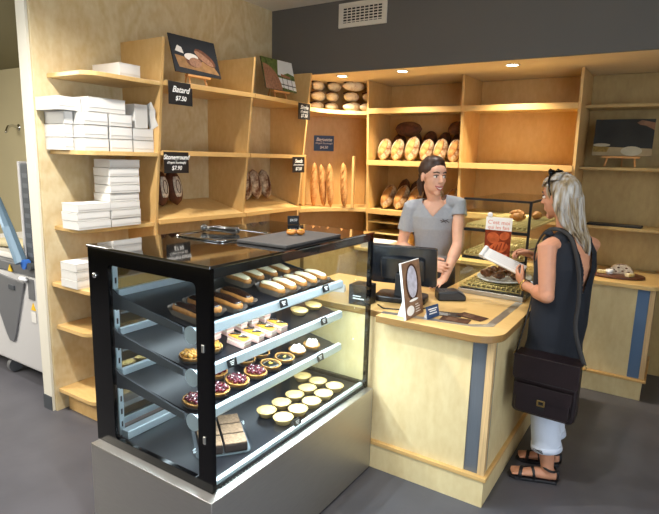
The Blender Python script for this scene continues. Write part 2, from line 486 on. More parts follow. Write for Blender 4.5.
# air vent on the bulkhead
t = thing('air_vent', 'white framed ventilation grille high on the charcoal bulkhead', 'vent', (-2.4, YF, 2.95))
o1 = [(-.232, -.1), (.232, -.1), (.232, .1), (-.232, .1)]; i1 = [(-.19, -.062), (.19, -.062), (.19, .068), (-.19, .068)]
MB().ring(o1, i1, 'y', -.016, 0).build('frame', M['vent_white'], t, bevel=.004)
MB().box((-.19, -.001, -.062), (.19, 0.0005, .068)).build('duct_opening', M['vent_dark'], t)
b = MB()
for k in range(6): b.boxc((0, -.006, -.05+k*.0225), (.38, .008, .008), rot=Euler((.5, 0, 0)).to_matrix())
for k in range(10): b.box((-.19+k*.0422-.004, -.011, -.062), (-.19+k*.0422+.004, -.008, .068))
b.build('grille', M['vent_white'], t)

# recessed downlights in the soffit
def mk_light():
    t = thing('recessed_downlight', '', 'light')
    MB().lathe([(.042, -.004), (.058, -.004), (.06, 0), (.042, 0)], n=28, loop=True).build('bezel', M['vent_white'], t)
    MB().lathe([(.0, -.002), (.041, -.002), (.041, 0), (0, 0)], n=24).build('lens', M['lamp'], t)
    return t
S = Series(mk_light())
for x, y, l in ((-2.702, 4.334, 'glowing round downlight above the corner shelf of pale loaves'), (-2.081, 4.30, 'glowing round downlight above the shelf of floured loaves'), (-1.181, 4.36, 'glowing round downlight above the empty bare shelves')):
    S.place((x, y, SZ-.0005), 0, l, 'recessed downlights in the soffit')

# ------------------------------------------------------------------ shelving, left wall
def xf(z): return -2.94-(2.5-z)*.104
def lip_x(z): return xf(z)+.02
G = .0008
DX = {2.498: 0, 3.318: .075, 4.139: .035}
pk = thing('packing_shelving', 'birch ply open shelves with rounded ends holding white cartons', 'shelving', (WX, 1.93, 0))
for z, depth, y0 in ((2.22, xf(2.22)-WX, 1.945), (1.755, xf(1.755)-WX, 1.935), (1.27, .30, 1.93), (.90, .47, 1.885), (.605, .36, 1.90), (.16, .43, 1.885)):
    poly = rpoly(WX+.002, y0, WX+depth, 2.485, .09, (0, 1, 0, 0))
    MB().prism(poly, 'z', z-.026, z).build('shelf', M['ply_h'], pk, True, .002)
MB().box((WX+.03, 1.935, 0), (WX+.40, 2.48, .133)).build('plinth', M['ply'], pk, True)
ls = thing('display_shelving', 'birch ply bread shelves with leaning dividers along the left ply wall', 'shelving', (WX, 3.3, 0))
def divider(y, z0=.9, par=ls, th=.022):
    k = DX[y]
    p = [(WX+.002, z0), (xf(1.25)+k, z0), (xf(1.25)+k, 1.25), (xf(2.5)+k, 2.5), (WX+.002, 2.5)]
    MB().prism(p, 'y', y-th/2, y+th/2).build('divider', M['ply'], par, True, .0015)
for y in DX: divider(y)
for (ya, k0), (yb, k1) in zip(list(DX.items()), list(DX.items())[1:]):
    y0, y1 = ya+.0125, yb-.0125
    for z, zb in ((2.225, 2.225), (1.765, 1.765), (1.285, 1.39)):
        xa, xb, th = lip_x(z)+k0, lip_x(z)+k1, .026
        MB().hexa([(WX+.002, y0, zb-th), (xa, y0, z-th), (xb, y1, z-th), (WX+.002, y1, zb-th), (WX+.002, y0, zb), (xa, y0, z), (xb, y1, z), (WX+.002, y1, zb)]).build('shelf', M['ply_h'], ls, True, .002)
        MB().hexa([(xa+G, y0-.01, z-.028), (xa+.012, y0-.01, z-.028), (xb+.012, y1+.01, z-.028), (xb+G, y1+.01, z-.028), (xa+G, y0-.01, z+.006), (xa+.012, y0-.01, z+.006), (xb+.012, y1+.01, z+.006), (xb+G, y1+.01, z+.006)]).build('shelf_lip', M['ply_edge_h'], ls, True, .002)
MB().prism([(WX+.002, 2.51), (-2.93, 2.51), (-2.93, 4.13), (WX+.002, 4.13)], 'z', .872, .899).build('bench_top', M['ply_h'], ls, True, .002)
MB().box((WX+.002, 2.53, .10), (-2.97, 4.10, .87)).build('base_cabinet', M['ply_dim'], ls, True)
MB().box((WX+.03, 2.56, 0), (-3.02, 4.07, .099)).build('plinth', M['black_matt'], ls, True)

# corner unit with curved shelf fronts
cs = thing('corner_shelving', 'curved-front birch ply corner shelving with baguette rack', 'shelving', (-3.0, 4.6, 0))
def curve_front(z, y0x):
    # from the front of the last left divider to the front of the first back divider, bowed inwards
    a = V((lip_x(z)+.02, 4.152)); c = V((-2.612, 4.64+(2.49-z)*.065)); m = V((-2.93, 4.56))
    return [tuple((1-t)**2*a+2*t*(1-t)*m+t*t*c) for t in [i/14 for i in range(15)]]
diag = [(-3.372, 4.60), (-2.86, 5.137)]
for z in (2.205, 1.262):
    P = curve_front(z, 0)+[(-2.612, 5.137), (-2.87, 5.137), (-3.372, 4.61), (-3.372, 4.152)]
    MB().prism(P, 'z', z-.035, z).build('shelf', M['ply_h'], cs, True, .002)
P = curve_front(.9, 0)+[(-2.612, 5.137), (-3.372, 5.137), (-3.372, 4.152)]
MB().prism(P, 'z', .87, .90).build('bench_top', M['ply_h'], cs, True)
MB().prism([(-3.372, 4.61), (-3.36, 4.60), (-2.86, 5.125), (-2.87, 5.137)], 'z', .901, 2.486).build('back_panel', M['ply'], cs, True)
MB().prism([(-3.372, 4.2), (-3.0, 4.2), (-2.7, 4.75), (-2.63, 5.13), (-3.372, 5.13)], 'z', 0.0, .869).build('base_cabinet', M['ply_dim'], cs, True)
MB().boxc((-3.205, 4.47, 1.52), (.02, .12, .51), .42).build('rack_side', M['ply'], cs, True, .002)
MB().boxc((-2.738, 4.66, 1.52), (.02, .12, .51), .42).build('rack_side', M['ply'], cs, True, .002)

# back wall unit
def yf(z): return 4.64+(2.49-z)*.065
bs = thing('back_shelving', 'tall golden birch ply shelving along the back wall behind the staff', 'shelving', (-1.66, YB, 0))
for x in (-2.60, -1.66, -.72):
    MB().prism([(yf(.9), .9), (yf(2.486), 2.486), (YB-.002, 2.486), (YB-.002, .9)], 'x', x-.011, x+.011).build('divider', M['ply'], bs, True, .0015)
MB().box((-2.588, YB-.016, .9), (-1.672, YB-.002, 2.486)).build('back_panel', M['ply'], bs, True)
MB().box((-1.648, YB-.016, .9), (-.732, YB-.002, 2.486)).build('back_panel', M['ply'], bs, True)
for x0, x1 in ((-2.588, -1.672), (-1.648, -.732)):
    for z in (2.222, 1.737, 1.262):
        if z < 1.3 and x0 > -2: zz = 1.30
        else: zz = z
        MB().box((x0, yf(zz)-.018, zz-.024), (x1, YB-.017, zz)).build('shelf', M['ply_x'], bs, True, .002)
        MB().box((x0-.008, yf(zz)-.031, zz-.045), (x1+.008, yf(zz)-.0188, zz+.004)).build('shelf_lip', M['ply_edge_h'], bs, True, .002)
for z in (1.14, 1.03):
    MB().box((-2.588, yf(z)+.0, z-.014), (-2.15, YB-.017, z)).build('small_shelf', M['ply_x'], bs, True)
MB().box((-2.15, yf(1.1), .901), (-2.13, YB-.017, 1.236)).build('divider', M['ply'], bs, True)
MB().box((-2.61, 4.50, .87), (-.742, YB-.002, .899)).build('bench_top', M['ply_x'], bs, True, .002)
MB().box((-2.6, 4.56, .10), (-.742, YB-.002, .869)).build('base_cabinet', M['ply_dim'], bs, True)
MB().box((-2.6, 4.6, 0), (-.76, YB-.01, .099)).build('plinth', M['black_matt'], bs, True)

# right bay: shallow shelves and a counter cabinet
rb = thing('side_shelving', 'dim ply bay of thin shallow shelves right of the tall back shelving', 'shelving', (0, YB, 0))
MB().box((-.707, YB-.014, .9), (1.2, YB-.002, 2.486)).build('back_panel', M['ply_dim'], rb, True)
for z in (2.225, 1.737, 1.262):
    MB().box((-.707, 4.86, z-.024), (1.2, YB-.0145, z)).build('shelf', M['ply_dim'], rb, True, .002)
rc = thing('side_counter', 'ply fronted low counter with rounded corner under the shallow shelves', 'counter', (-.4, YB, 0))
MB().prism(rpoly(-.7345, 4.44, -.015, YB-.015, .09, (0, 1, 0, 0)), 'z', .862, .893).build('worktop', M['bamboo'], rc, True, .003)
MB().box((-.73, 4.50, .165), (-.16, 4.518, .861)).build('front_panel', M['ply_pale'], rc, True)
MB().box((-.1595, 4.503, .165), (-.08, 4.518, .861)).build('corner_strip', M['steel_blue'], rc, True)
MB().box((-.0795, 4.497, .165), (-.045, YB-.015, .861)).build('side_panel', M['ply_edge'], rc, True)
MB().box((-.73, 4.47, .145), (-.03, YB-.015, .1645)).build('ledge', M['ply_edge_h'], rc, True, .002)
MB().box((-.73, 4.487, 0), (-.055, YB-.02, .1445)).build('plinth', M['ply_pale'], rc, True)
MB().box((-.73, 4.519, .166), (-.08, YB-.02, .86)).build('carcass', M['ply_dim'], rc, True)

# ------------------------------------------------------------------ service counter
sc = thing('service_counter', 'birch ply service counter with rounded corner and steel inlaid light worktop', 'counter', (-1.0, 3.0, 0))
ZT = .93
def arc(cx, cy, r, a0, a1, n=8): return [(cx+r*math.cos(R(a0+(a1-a0)*i/n)), cy+r*math.sin(R(a0+(a1-a0)*i/n))) for i in range(n+1)]
P = [(-2.0, 2.535), (-1.275, 2.535), (-1.275, 2.455)]+arc(-.76, 2.595, .14, -90, 0)+[(-.62, 4.30), (-1.2, 4.30), (-1.2, 3.24), (-2.0, 3.24)]
wt = MB().prism(P, 'z', ZT-.038, ZT).build('worktop', [M['bamboo'], M['worktop_edge']], sc, True, .003)
for f_ in wt.data.polygons:
    if abs(f_.normal.z) < .5: f_.material_index = 1
# inlay strip following the edge
def strip(pts, w):
    out, inn = [], []
    for i, p in enumerate(pts):
        p = V(p); d0 = (p-V(pts[i-1])).normalized() if i else None; d1 = (V(pts[i+1])-p).normalized() if i < len(pts)-1 else None
        ns = [V((-d.y, d.x)) for d in (d0, d1) if d is not None]
        n = sum(ns, V((0, 0))).normalized(); k = w/2/max(.3, n.dot(ns[0])); out.append(p-n*k); inn.append(p+n*k)
    return out, inn
o_, i_ = strip([(-1.274, 2.53), (-.80, 2.60), (-.722, 2.655), (-.715, 3.225)], .042)
b = MB()
for k in range(3):
    q = [(o_[k].x, o_[k].y), (o_[k+1].x, o_[k+1].y), (i_[k+1].x, i_[k+1].y), (i_[k].x, i_[k].y)]
    b.prism(q, 'z', ZT+.0002, ZT+.0012)
b.build('steel_inlay', M['steel'], wt, True)
MB().box((-2.0, 2.535, .17), (-.765, 2.553, .8915)).build('front_panel', M['ply_pale'], sc, True)
MB().box((-.7645, 2.540, .17), (-.692, 2.553, .8915)).build('corner_strip', M['steel_dark'], sc, True)
MB().box((-.6915, 2.532, .17), (-.657, 2.57, .8915)).build('corner_edge', M['ply_edge'], sc, True)
MB().box((-.675, 2.5705, .17), (-.662, 2.60, .8915)).build('corner_strip', M['steel_dark'], sc, True)
MB().box((-.690, 2.6005, .17), (-.660, 4.28, .8915)).build('side_panel', M['ply_pale'], sc, True)
MB().prism([(-2.0, 2.512), (-.64, 2.512), (-.64, 4.285), (-1.16, 4.285), (-1.16, 3.19), (-2.0, 3.19)], 'z', .148, .1695).build('ledge', M['ply_edge_h'], sc, True, .002)
MB().prism([(-2.0, 2.522), (-.653, 2.522), (-.653, 4.28), (-1.14, 4.28), (-1.14, 3.17), (-2.0, 3.17)], 'z', 0, .1475).build('plinth', M['ply_pale'], sc, True)
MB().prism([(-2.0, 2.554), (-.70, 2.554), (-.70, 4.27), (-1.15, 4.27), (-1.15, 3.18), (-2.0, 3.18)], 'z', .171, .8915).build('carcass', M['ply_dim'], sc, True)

# ------------------------------------------------------------------ white cartons
def mk_carton(w, d, h, flat=False):
    """carton: w along the wall (y), d outwards (x), h; base at z 0; front face towards +x"""
    t = thing('pastry_carton', '', 'box')
    MB().box((-d/2, -w/2, 0), (d/2, w/2, h)).build('body', M['white'], t, bevel=.0015)
    b = MB(); b.box((-d/2-.0015, -w/2-.0015, h-.003), (d/2+.0015, w/2+.0015, h+.0005)); b.box((d/2, -w/2+.003, h*.30), (d/2+.002, w/2-.003, h-.006)); b.build('lid_flap', M['paper'], t, bevel=.0008)
    return t
C2 = Series(mk_carton(.225, .17, .051))
gb = 'white cartons on the ply packing shelves'
Z = 2.2205
Cbig = Series(mk_carton(.158, .28, .088))
Cbig.place((-3.19, 2.312, Z), 0, 'single white carton alone on the topmost packing shelf', gb)
Z = 1.7555
ords = ['first', 'second', 'third', 'fourth']
rowname = ['bottom', 'middle', 'third']
h1 = .0745
ys = [2.03, 2.105, 2.2775, 2.4475]
xs = [-3.245, -3.15, -3.15, -3.15]
ys = [2.03, 2.135, 2.2865, 2.412]
C3 = Series(mk_carton(.164, .2, .0745)); h1 = .0785
C0 = Series(mk_carton(.056, .21, .0745))
ys = [1.932, 2.051, 2.2275, 2.4015]
for r in range(3):
    for k in range(4):
        if r == 2 and k == 3: continue
        x = -3.255 if k == 0 else -3.150
        S = C0 if k == 0 else C3
        S.place((x+random.uniform(-.004, .004), ys[k]+random.uniform(-.001, .001), Z+r*h1), 0, f'small white carton, {ords[k]} from the near end, {rowname[r]} row of the big stack', gb)
C4 = Series(mk_carton(.145, .24, .078))
C5 = Series(mk_carton(.26, .22, .086))
C4.place((-3.235, 1.925, Z+3*h1), 0, 'white carton on top of the big stack at its overhanging front end', gb)
C5.place((-3.16, 2.135, Z+3*h1), 0, 'white carton on top of the big stack beside the opened carton', gb)
# opened carton standing on its side
t = thing('opened_carton', 'white carton standing upright with its lid hanging open on the big stack', 'box', (-3.12, 2.415, Z+2*h1), 0, gb)
MB().box((-.08, -.072, 0), (.06, .030, .155)).build('body', M['white'], t, bevel=.002)
b = MB(); b.tube([(.055, .034, .158), (.07, .05, .12), (.05, .062, .07), (.075, .07, .004)], [.05, .05, .05, .05], 4, False, flat=.04, side=(1, 0, 0)); b.build('lid_flap', M['white'], t)
h2 = .0545
Z = 1.2705
for k in range(3):
    C2.place((-3.14+random.uniform(-.003, .003), 2.012+random.uniform(-.004, .004), Z+k*h2), 0, f'flat white carton, {["bottom", "middle", "top"][k]} of the short stack of three beside the tall stack', gb)
nm = ['bottom', 'second', 'third', 'fourth', 'fifth', 'sixth', 'seventh', 'topmost']
for k in range(8):
    C2.place((-3.14+random.uniform(-.006, .006), 2.245+random.uniform(-.006, .006), Z+k*h2), 0, f'flat white carton, {nm[k]}{" from the bottom" if 0 < k < 7 else ""} in the tall stack of eight', gb)
for k in range(3):
    C2.place((-3.15, 1.985+random.uniform(-.004, .004), .9005+k*h2), 0, f'flat white carton, {["bottom", "middle", "top"][k]} of three on the low shelf behind the display case', gb)

# ------------------------------------------------------------------ picture boards on small easels
def easel(loc, rz, label, w=.16):
    """faces local +x"""
    t = thing('tabletop_easel', label, 'easel', loc, rz)
    b = .012
    for s in (-1, 1):
        MB().tube([(.055, s*w/2, .004), (-.03, s*w*.25, .30)], .0075, 6, False).build('leg', M['pine'], t)
    MB().box((.028, -w/2-.025, .072), (.066, w/2+.025, .088)).build('ledge', M['pine'], t, bevel=.002)
    MB().tube([(-.028, 0, .27), (-.11, 0, .005)], .006, 6, False).build('back_leg', M['pine'], t)
    return t
def picture(label, loc, rz, W, H, lean, paint, name='picture_board'):
    """board with its lower edge on the easel ledge, faces local +x"""
    t = thing(name, label, 'picture', loc, rz)
    X = Matrix.Translation((.060, 0, .0912)) @ Matrix.Rotation(-lean, 4, 'Y')
    MB(X).box((-.004, -W/2, 0), (.004, W/2, H)).build('board', M['black'], t)
    b = MB(X @ Matrix.Translation((.0042, 0, 0)))
    ms = paint(b, W, H)
    b.build('print', ms, t)
    return t
def flat(b, pts, d, mi):
    b.mi = mi; b.f([b.v((d, p[0], p[1])) for p in pts])
def blob(cx, cy, rx, ry, n=16, rot=0, a0=0, a1=360):
    out = []
    for i in range(n+1 if a1-a0 < 360 else n):
        a = R(a0+(a1-a0)*i/n); x, y = rx*math.cos(a), ry*math.sin(a)
        out.append((cx+x*math.cos(rot)-y*math.sin(rot), cy+x*math.sin(rot)+y*math.cos(rot)))
    return out
pm = {k: mat('print_'+k, c, .65, var=v, vscale=s, spec=.15) for k, (c, v, s) in dict(dark=('#25272b', .1, 5), wood=('#9a7247', .25, 25), crumb=('#9b7259', .25, 60), crust=('#6d4430', .3, 30), flour=('#e4ddd4', .05, 20), green=('#5d6b3a', .5, 30), sky=('#dfe4e6', .05, 5), roof=('#9a6b52', .2, 20), rail=('#3a3c40', .1, 10), grey=('#383836', .2, 5), dough=('#b9b39c', .08, 14), board=('#a39272', .12, 16), hand=('#8d6a52', .2, 20), basket=('#8c7440', .3, 50), white=('#f4f2ee', .0, 5), orange=('#b5582f', .4, 22), dorange=('#7d3319', .4, 30), pink=('#e08a72', .05, 9), cocoa=('#4b3022', .35, 26), lav=('#c5c4d2', .28, 24), tan=('#8d6d54', .25, 30)).items()}
def paint1(b, W, H):
    w = W/2
    flat(b, [(-w, 0), (w, 0), (w, H), (-w, H)], 0, 0)
    flat(b, [(-w*.8, H*.14), (w*.95, H*.08), (w*.7, H*.36), (-w*.9, H*.46)], .0003, 1)
    flat(b, blob(-w*.12, H*.36, w*.34, H*.17), .0006, 2)
    flat(b, blob(-w*.2, H*.46, w*.3, H*.1), .0009, 4)
    flat(b, blob(-w*.06, H*.33, w*.27, H*.13), .0012, 3)
    flat(b, blob(w*.42, H*.5, w*.48, H*.15, rot=-.52), .0009, 2)
    flat(b, blob(w*.36, H*.48, w*.44, H*.09, rot=-.52), .0012, 3)
    flat(b, [(-w*.85, H*.56), (-w*.5, H*.52), (-w*.55, H*.68), (-w*.72, H*.72)], .0006, 4)
    return [pm[k] for k in ('dark', 'wood', 'crust', 'crumb', 'flour')]
def paint2(b, W, H):
    w = W/2
    flat(b, [(-w, 0), (w, 0), (w, H), (-w, H)], 0, 0)
    flat(b, [(-w*.1, H*.5), (w, H*.42), (w, H), (w*.05, H)], .0003, 1)
    flat(b, [(0, H*.45), (w, H*.38), (w, H*.55), (w*.6, H*.62), (w*.2, H*.52)], .0006, 0)
    flat(b, [(w*.1, H*.46), (w*.7, H*.42), (w*.7, H*.5), (w*.1, H*.55)], .0009, 2)
    flat(b, [(-w*.2, H*.12), (w, H*.04), (w, H*.38), (-w*.1, H*.42)], .0006, 1)
    for k in range(3): flat(b, [(w*(.15+.3*k), H*.06), (w*(.18+.3*k), H*.06), (w*(.18+.3*k), H*.44), (w*(.15+.3*k), H*.44)], .0009, 3)
    flat(b, [(-w*.1, H*.2), (w, H*.16), (w, H*.19), (-w*.1, H*.23)], .0009, 3)
    flat(b, [(-w, 0)]+blob(-w*.95, 0, w*1.0, H*.8, a0=0, a1=90), .0012, 4)
    return [pm[k] for k in ('green', 'sky', 'roof', 'rail', 'crumb')]
def paint3(b, W, H):
    w = W/2
    flat(b, [(-w, 0), (w, 0), (w, H), (-w, H)], 0, 0)
    flat(b, [(-w, 0), (w, 0), (w, H*.2), (-w, H*.25)], .0003, 1)
    flat(b, blob(w*.33, H*.13, w*.36, H*.13), .0006, 2)
    flat(b, [(-w*.98, H*.1), (-w*.5, H*.1), (-w*.42, H*.24), (-w, H*.26)], .0006, 4)
    flat(b, blob(-w*.7, H*.29, w*.3, H*.045), .0009, 2)
    flat(b, [(w, H*.7), (w, H*.9), (w*.55, H*.97), (w*.4, H*.9), (w*.52, H*.84), (w*.7, H*.82)], .0006, 3)
    return [pm[k] for k in ('grey', 'board', 'dough', 'hand', 'basket')]
e1 = (-3.085, 2.89, 2.2255)
easel(e1, -.06, 'small pine easel on the top shelf next to the cartons, nearest the camera')
picture('photo board of a cut dark loaf on timber, on the nearest easel', e1, -.06, .42, .275, .30, paint1)
e2 = (-3.06, 3.83, 2.2255)
easel(e2, -.04, 'small pine easel on the top shelf near the charcoal bulkhead')
picture('photo board of a loaf before a green garden view, near the bulkhead', e2, -.04, .41, .27, .26, paint2)
e3 = (-.418, 4.965, 1.7375)
easel(e3, -PI/2, 'small pine easel on the shallow shelf of the dim bay', .22)
picture('dark photo board of hand flouring pale dough, in the dim shelf bay', e3, -PI/2, .42, .29, .16, paint3)

# ------------------------------------------------------------------ price signs
def sign(label, loc, u, n, w, h, lines, m='sign_black', name='price_sign', mi='ink'):
    t = thing(name, label, 'sign', loc)
    X = frame_of(u, n)
    MB(X).box((-w/2, -h/2, -.002), (w/2, h/2, 0)).build('card', M[m], t)
    lettering(t, lines, X @ Matrix.Translation((0, 0, .0006)), M[mi])
    return t
UX = (0, 1, 0); NX = (1, 0, 0)
sign('black price card hanging under the nearest picture board, larger lettering in two lines', (-2.918, 2.612, 2.153), UX, NX, .21, .15, [('Batard', .056, .024, .35, .001), ('$7.50', .042, -.033, .2, .0008)])
sign('black price card above the two dark stencilled loaves on the left shelves', (-2.962, 2.60, 1.690), UX, NX, .22, .145, [('Stoneground', .044, .036, .3, .001), ('(Organic Sourdough)', .0195, 0, .2, .0003), ('$7.90', .040, -.038, .2, .0006)])
sign('black price card at the top end of the leaning divider beside the corner shelves', (-2.880, 4.0, 2.152), (.06, 1, 0), (1, -.06, 0), .165, .14, [('Single', .048, .034, .3, .001), ('(Organic)', .026, -.002, .2, .0004), ('$7.50', .040, -.038, .2, .0006)])
sign('black price card above the three floury loaves beside the baguettes', (-2.926, 3.99, 1.682), (.06, 1, 0), (1, -.06, 0), .17, .14, [('Seeds', .046, .033, .3, .001), ('(Organic Sourdough)', .0165, 0, .2, .0003), ('$7.50', .038, -.037, .2, .0006)])
dn = V((.72, -.69, 0)).normalized()
sign('blue price card on the ply panel above the standing baguettes', tuple(V((-3.185, 4.784, 1.90))+dn*.008), (.69, .72, 0), dn, .215, .158, [('Baguette', .048, .038, .3, .0008), ('(Organic Sourdough)', .0215, 0, .2, .0002), ('$4.50', .038, -.042, .2, .0004)], 'sign_blue')
# ------------------------------------------------------------------ breads
def loaf_mesh(b, L, w, h, n=11, power=.55, bend=0):
    """long axis local z, from z=0 to L, front towards +y negative"""
    rings = []
    for i in range(n):
        t = i/(n-1); k = max(.06, (1-abs(2*t-1)**2.3)**power)
        rings.append(((bend*math.sin(PI*t), 0, L*t), w/2*k, h/2*k, (1, 0, 0), (0, 1, 0)))
    b.loft(rings, 18)
def mk_batard(L=.27, w=.155, h=.125, c='crust_flour', s='crust_score', stretch=.8, sw=.58):
    t = thing('batard_loaf', '', 'bread')
    b = MB(); loaf_mesh(b, L, w, h); b.build('crust', M[c], t)
    b = MB()     # opened score along the front, slightly slanted
    rings = []
    for i in range(9):
        q = i/8; z = L*(.5+(q-.5)*stretch); k = max(.05, math.sin(PI*q)**.6)
        zz = z/L; kk = (1-abs(2*zz-1)**2.3)**.55
        rings.append(((w*.10*(q-.5)*2, -h/2*kk+.006, z), w/2*sw*k, .011*k+.001, (1, 0, 0), (0, 1, 0)))
    b.loft(rings, 12); b.build('score', M[s], t)
    return t
SB = Series(mk_batard())
row = 'floured loaves on the upper back shelf'
Z = 1.7375
pl = ['first', 'second', 'third', 'fourth', 'fifth', 'sixth']
for k, (x, rz, sc) in enumerate(((-2.485, .10, .94), (-2.345, .0, .92), (-2.19, -.05, 1.02), (-2.045, -.05, .92), (-1.90, -.05, .94), (-1.765, -.05, .92))):
    rest(SB.place((x, 4.775, Z), 0, f'floured loaf, {pl[k]} from the baguette corner, front row of the upper back shelf', row, rot=(-.38, random.uniform(-.02, .06), rz), scale=(.9*sc, .9*sc, .92*sc)), Z)
SD = Series(mk_batard(.28, .145, .12, 'crust_dark', 'crust_brown'))
for k, (x, z, rz) in enumerate(((-2.42, 1.775, .2), (-2.25, 1.785, .0), (-2.09, 1.80, .1), (-1.95, 1.79, -.1), (-1.82, 1.785, -.05))):
    SD.place((x, 4.945, z+.03), 0, f'brown loaf, {pl[k]} from the baguette corner, behind the front row, upper back shelf', row, rot=(-.62, random.uniform(-.1, .1), rz), scale=(.95, .95, .9))
SD.place((-2.44, 4.95, 2.05), 0, 'dark loaf lying across the top of the loaf pile on the upper back shelf', row, rot=(0, PI/2, .05))
SD.place((-1.83, 4.84, 2.02), 0, 'dark loaf perched over the sixth floured loaf beside the bare shelves', row, rot=(-1.25, .1, -.25), scale=(.9, .9, .8))
row2 = 'loaves on the lower back shelf behind the server'
Z = 1.268
for k, (x, rz) in enumerate(((-2.46, -.1), (-2.315, -.1), (-2.165, -.05))):
    SB.place((x, 4.80, Z), 0, f'floured loaf, {pl[k]} from the baguette corner, leaning on the lower back shelf', row2, rot=(-.42, .16, rz), scale=(.9, .9, .98))
for k, (x, z) in enumerate(((-2.37, 1.30), (-2.24, 1.29), (-2.10, 1.29))):
    SD.place((x, 4.97, z), 0, f'brown loaf, {pl[k]} from the corner, behind leaning loaves on the lower back shelf', row2, rot=(-.32, .12, 0), scale=(.85, .85, 1.0))
SB.place((-1.955, 4.82, Z), 0, 'floured loaf on the lower back shelf right behind the head of the server', row2, rot=(-.42, .1, -.1), scale=(.88, .88, .95))
SB.place((-1.80, 4.83, Z), 0, 'floured loaf on the lower back shelf between the server and the divider', row2, rot=(-.42, .05, -.2), scale=(.88, .88, .95))
# stencilled dark loaves, left shelf (long axis upright, front towards +x)
def mk_stencil():
    t = thing('stencilled_loaf', '', 'bread')
    b = MB(); loaf_mesh(b, .27, .125, .12, power=.5); b.build('crust', M['crust_brown'], t)
    b = MB()
    rings = []
    for i in range(9):
        q = i/8; z = .27*(.5+(q-.5)*.74); k = max(.05, math.sin(PI*q)**.5); zz = z/.27; kk = (1-abs(2*zz-1)**2.3)**.5
        rings.append(((0, -.06*kk+.007, z), .036*k, .009*k+.001, (1, 0, 0), (0, 1, 0)))
    b.loft(rings, 12); b.build('flour_patch', M['flour'], t)
    b = MB(); b.tube([(.018*math.cos(2*PI*i/14), -.0625, .135+.05*math.sin(2*PI*i/14)) for i in range(15)], .0028, 6); b.build('stencil_mark', M['crust_dark'], t)
    return t
SS = Series(mk_stencil())
SS.place((-3.20, 2.805, 1.366), 0, 'dark stencilled loaf leaning fully in view below the middle left price card', 'stencilled loaves on the left shelves', rot=(-.18, -.08, PI/2-.1))
SS.place((-3.19, 2.655, 1.366), 0, 'dark stencilled loaf half hidden by the shelf divider next to the cartons', 'stencilled loaves on the left shelves', rot=(-.18, .02, PI/2))
SF = Series(mk_batard(.27, .125, .11, 'crust_mix', 'crust_brown', .7, .22))
for k, (y, ry) in enumerate(((3.60, .06), (3.74, -.03), (3.885, -.08))):
    SF.place((-3.20, y, 1.366), 0, f'floury cracked loaf on the left shelves, {["nearest the cartons", "middle one of three", "nearest the baguettes"][k]}', 'three floury loaves on the left shelves', rot=(-.2, ry, PI/2))
# pale loaves heaped on the curved top shelf, ends towards the room
def mk_epi():
    t = thing('pale_floured_loaf', '', 'bread')
    b = MB(); loaf_mesh(b, .33, .112, .09, power=.85, bend=.012); b.build('crust', M['crust_pale'], t)
    for k in range(3):
        z = .08+.085*k
        b = MB(); b.tube([(-.035, -.030, z-.015), (0, -.0415, z), (.035, -.030, z+.02)], .006, 6, dome=True); b.build('score', M['crust_brown'], t)
    return t
SE = Series(mk_epi())
heap = [(-3.09, 4.42, 2.2055, .36), (-3.09, 4.43, 2.306, .30), (-3.085, 4.44, 2.406, .42), (-2.985, 4.535, 2.2055, .4), (-2.97, 4.55, 2.306, .5), (-2.985, 4.57, 2.406, .35),
        (-2.845, 4.60, 2.2055, -.05), (-2.83, 4.61, 2.306, .2), (-2.86, 4.60, 2.406, -.25), (-2.70, 4.68, 2.2055, -.05), (-2.70, 4.74, 2.31, .1)]
nmh = ['bottom of the pile by the left shelves', 'middle of the pile by the left shelves', 'top of the pile by the left shelves', 'bottom of the middle pile', 'middle of the middle pile', 'top of the middle pile', 'bottom of the third pile', 'middle of the third pile', 'top of the third pile', 'lower one against the back divider', 'upper one against the back divider']
for k, (x, y, z, a) in enumerate(heap):
    rest(SE.place((x, y, z), 0, f'pale floured loaf on the curved top shelf, {nmh[k]}', 'pale loaves on the curved top shelf', rot=(-PI/2+.05, 0, a), scale=(1.12, 1.05, .95)), z)
# baguettes standing in the rack
def mk_baguette(L=.47):
    t = thing('baguette', '', 'bread')
    b = MB(); loaf_mesh(b, L, .074, .07, n=15, power=.42); b.build('crust', M['baguette'], t)
    b = MB()
    for k in range(5):
        z = L*(.16+.16*k); b.tube([(-.016, -.031, z-.03), (0, -.0365, z), (.016, -.031, z+.03)], [.003, .009, .003], 7, dome=True)
    b.build('score_marks', M['crust_score'], t)
    return t
SG = Series(mk_baguette())
for k, (x, y, rx, ry, sc) in enumerate(((-3.105, 4.50, -.02, -.0, .93), (-3.01, 4.55, -.02, -.10, .90), (-2.925, 4.545, -.02, -.06, .92), (-2.795, 4.60, -.02, -.06, .95))):
    SG.place((x, y, 1.2635), 0, f'golden baguette standing in the corner rack, {["leftmost of the four", "leaning second between two upright ones", "third and nearly upright", "standing apart at the back divider side"][k]}', 'baguettes in the corner rack', rot=(rx, ry, .3), scale=(1, 1, sc))

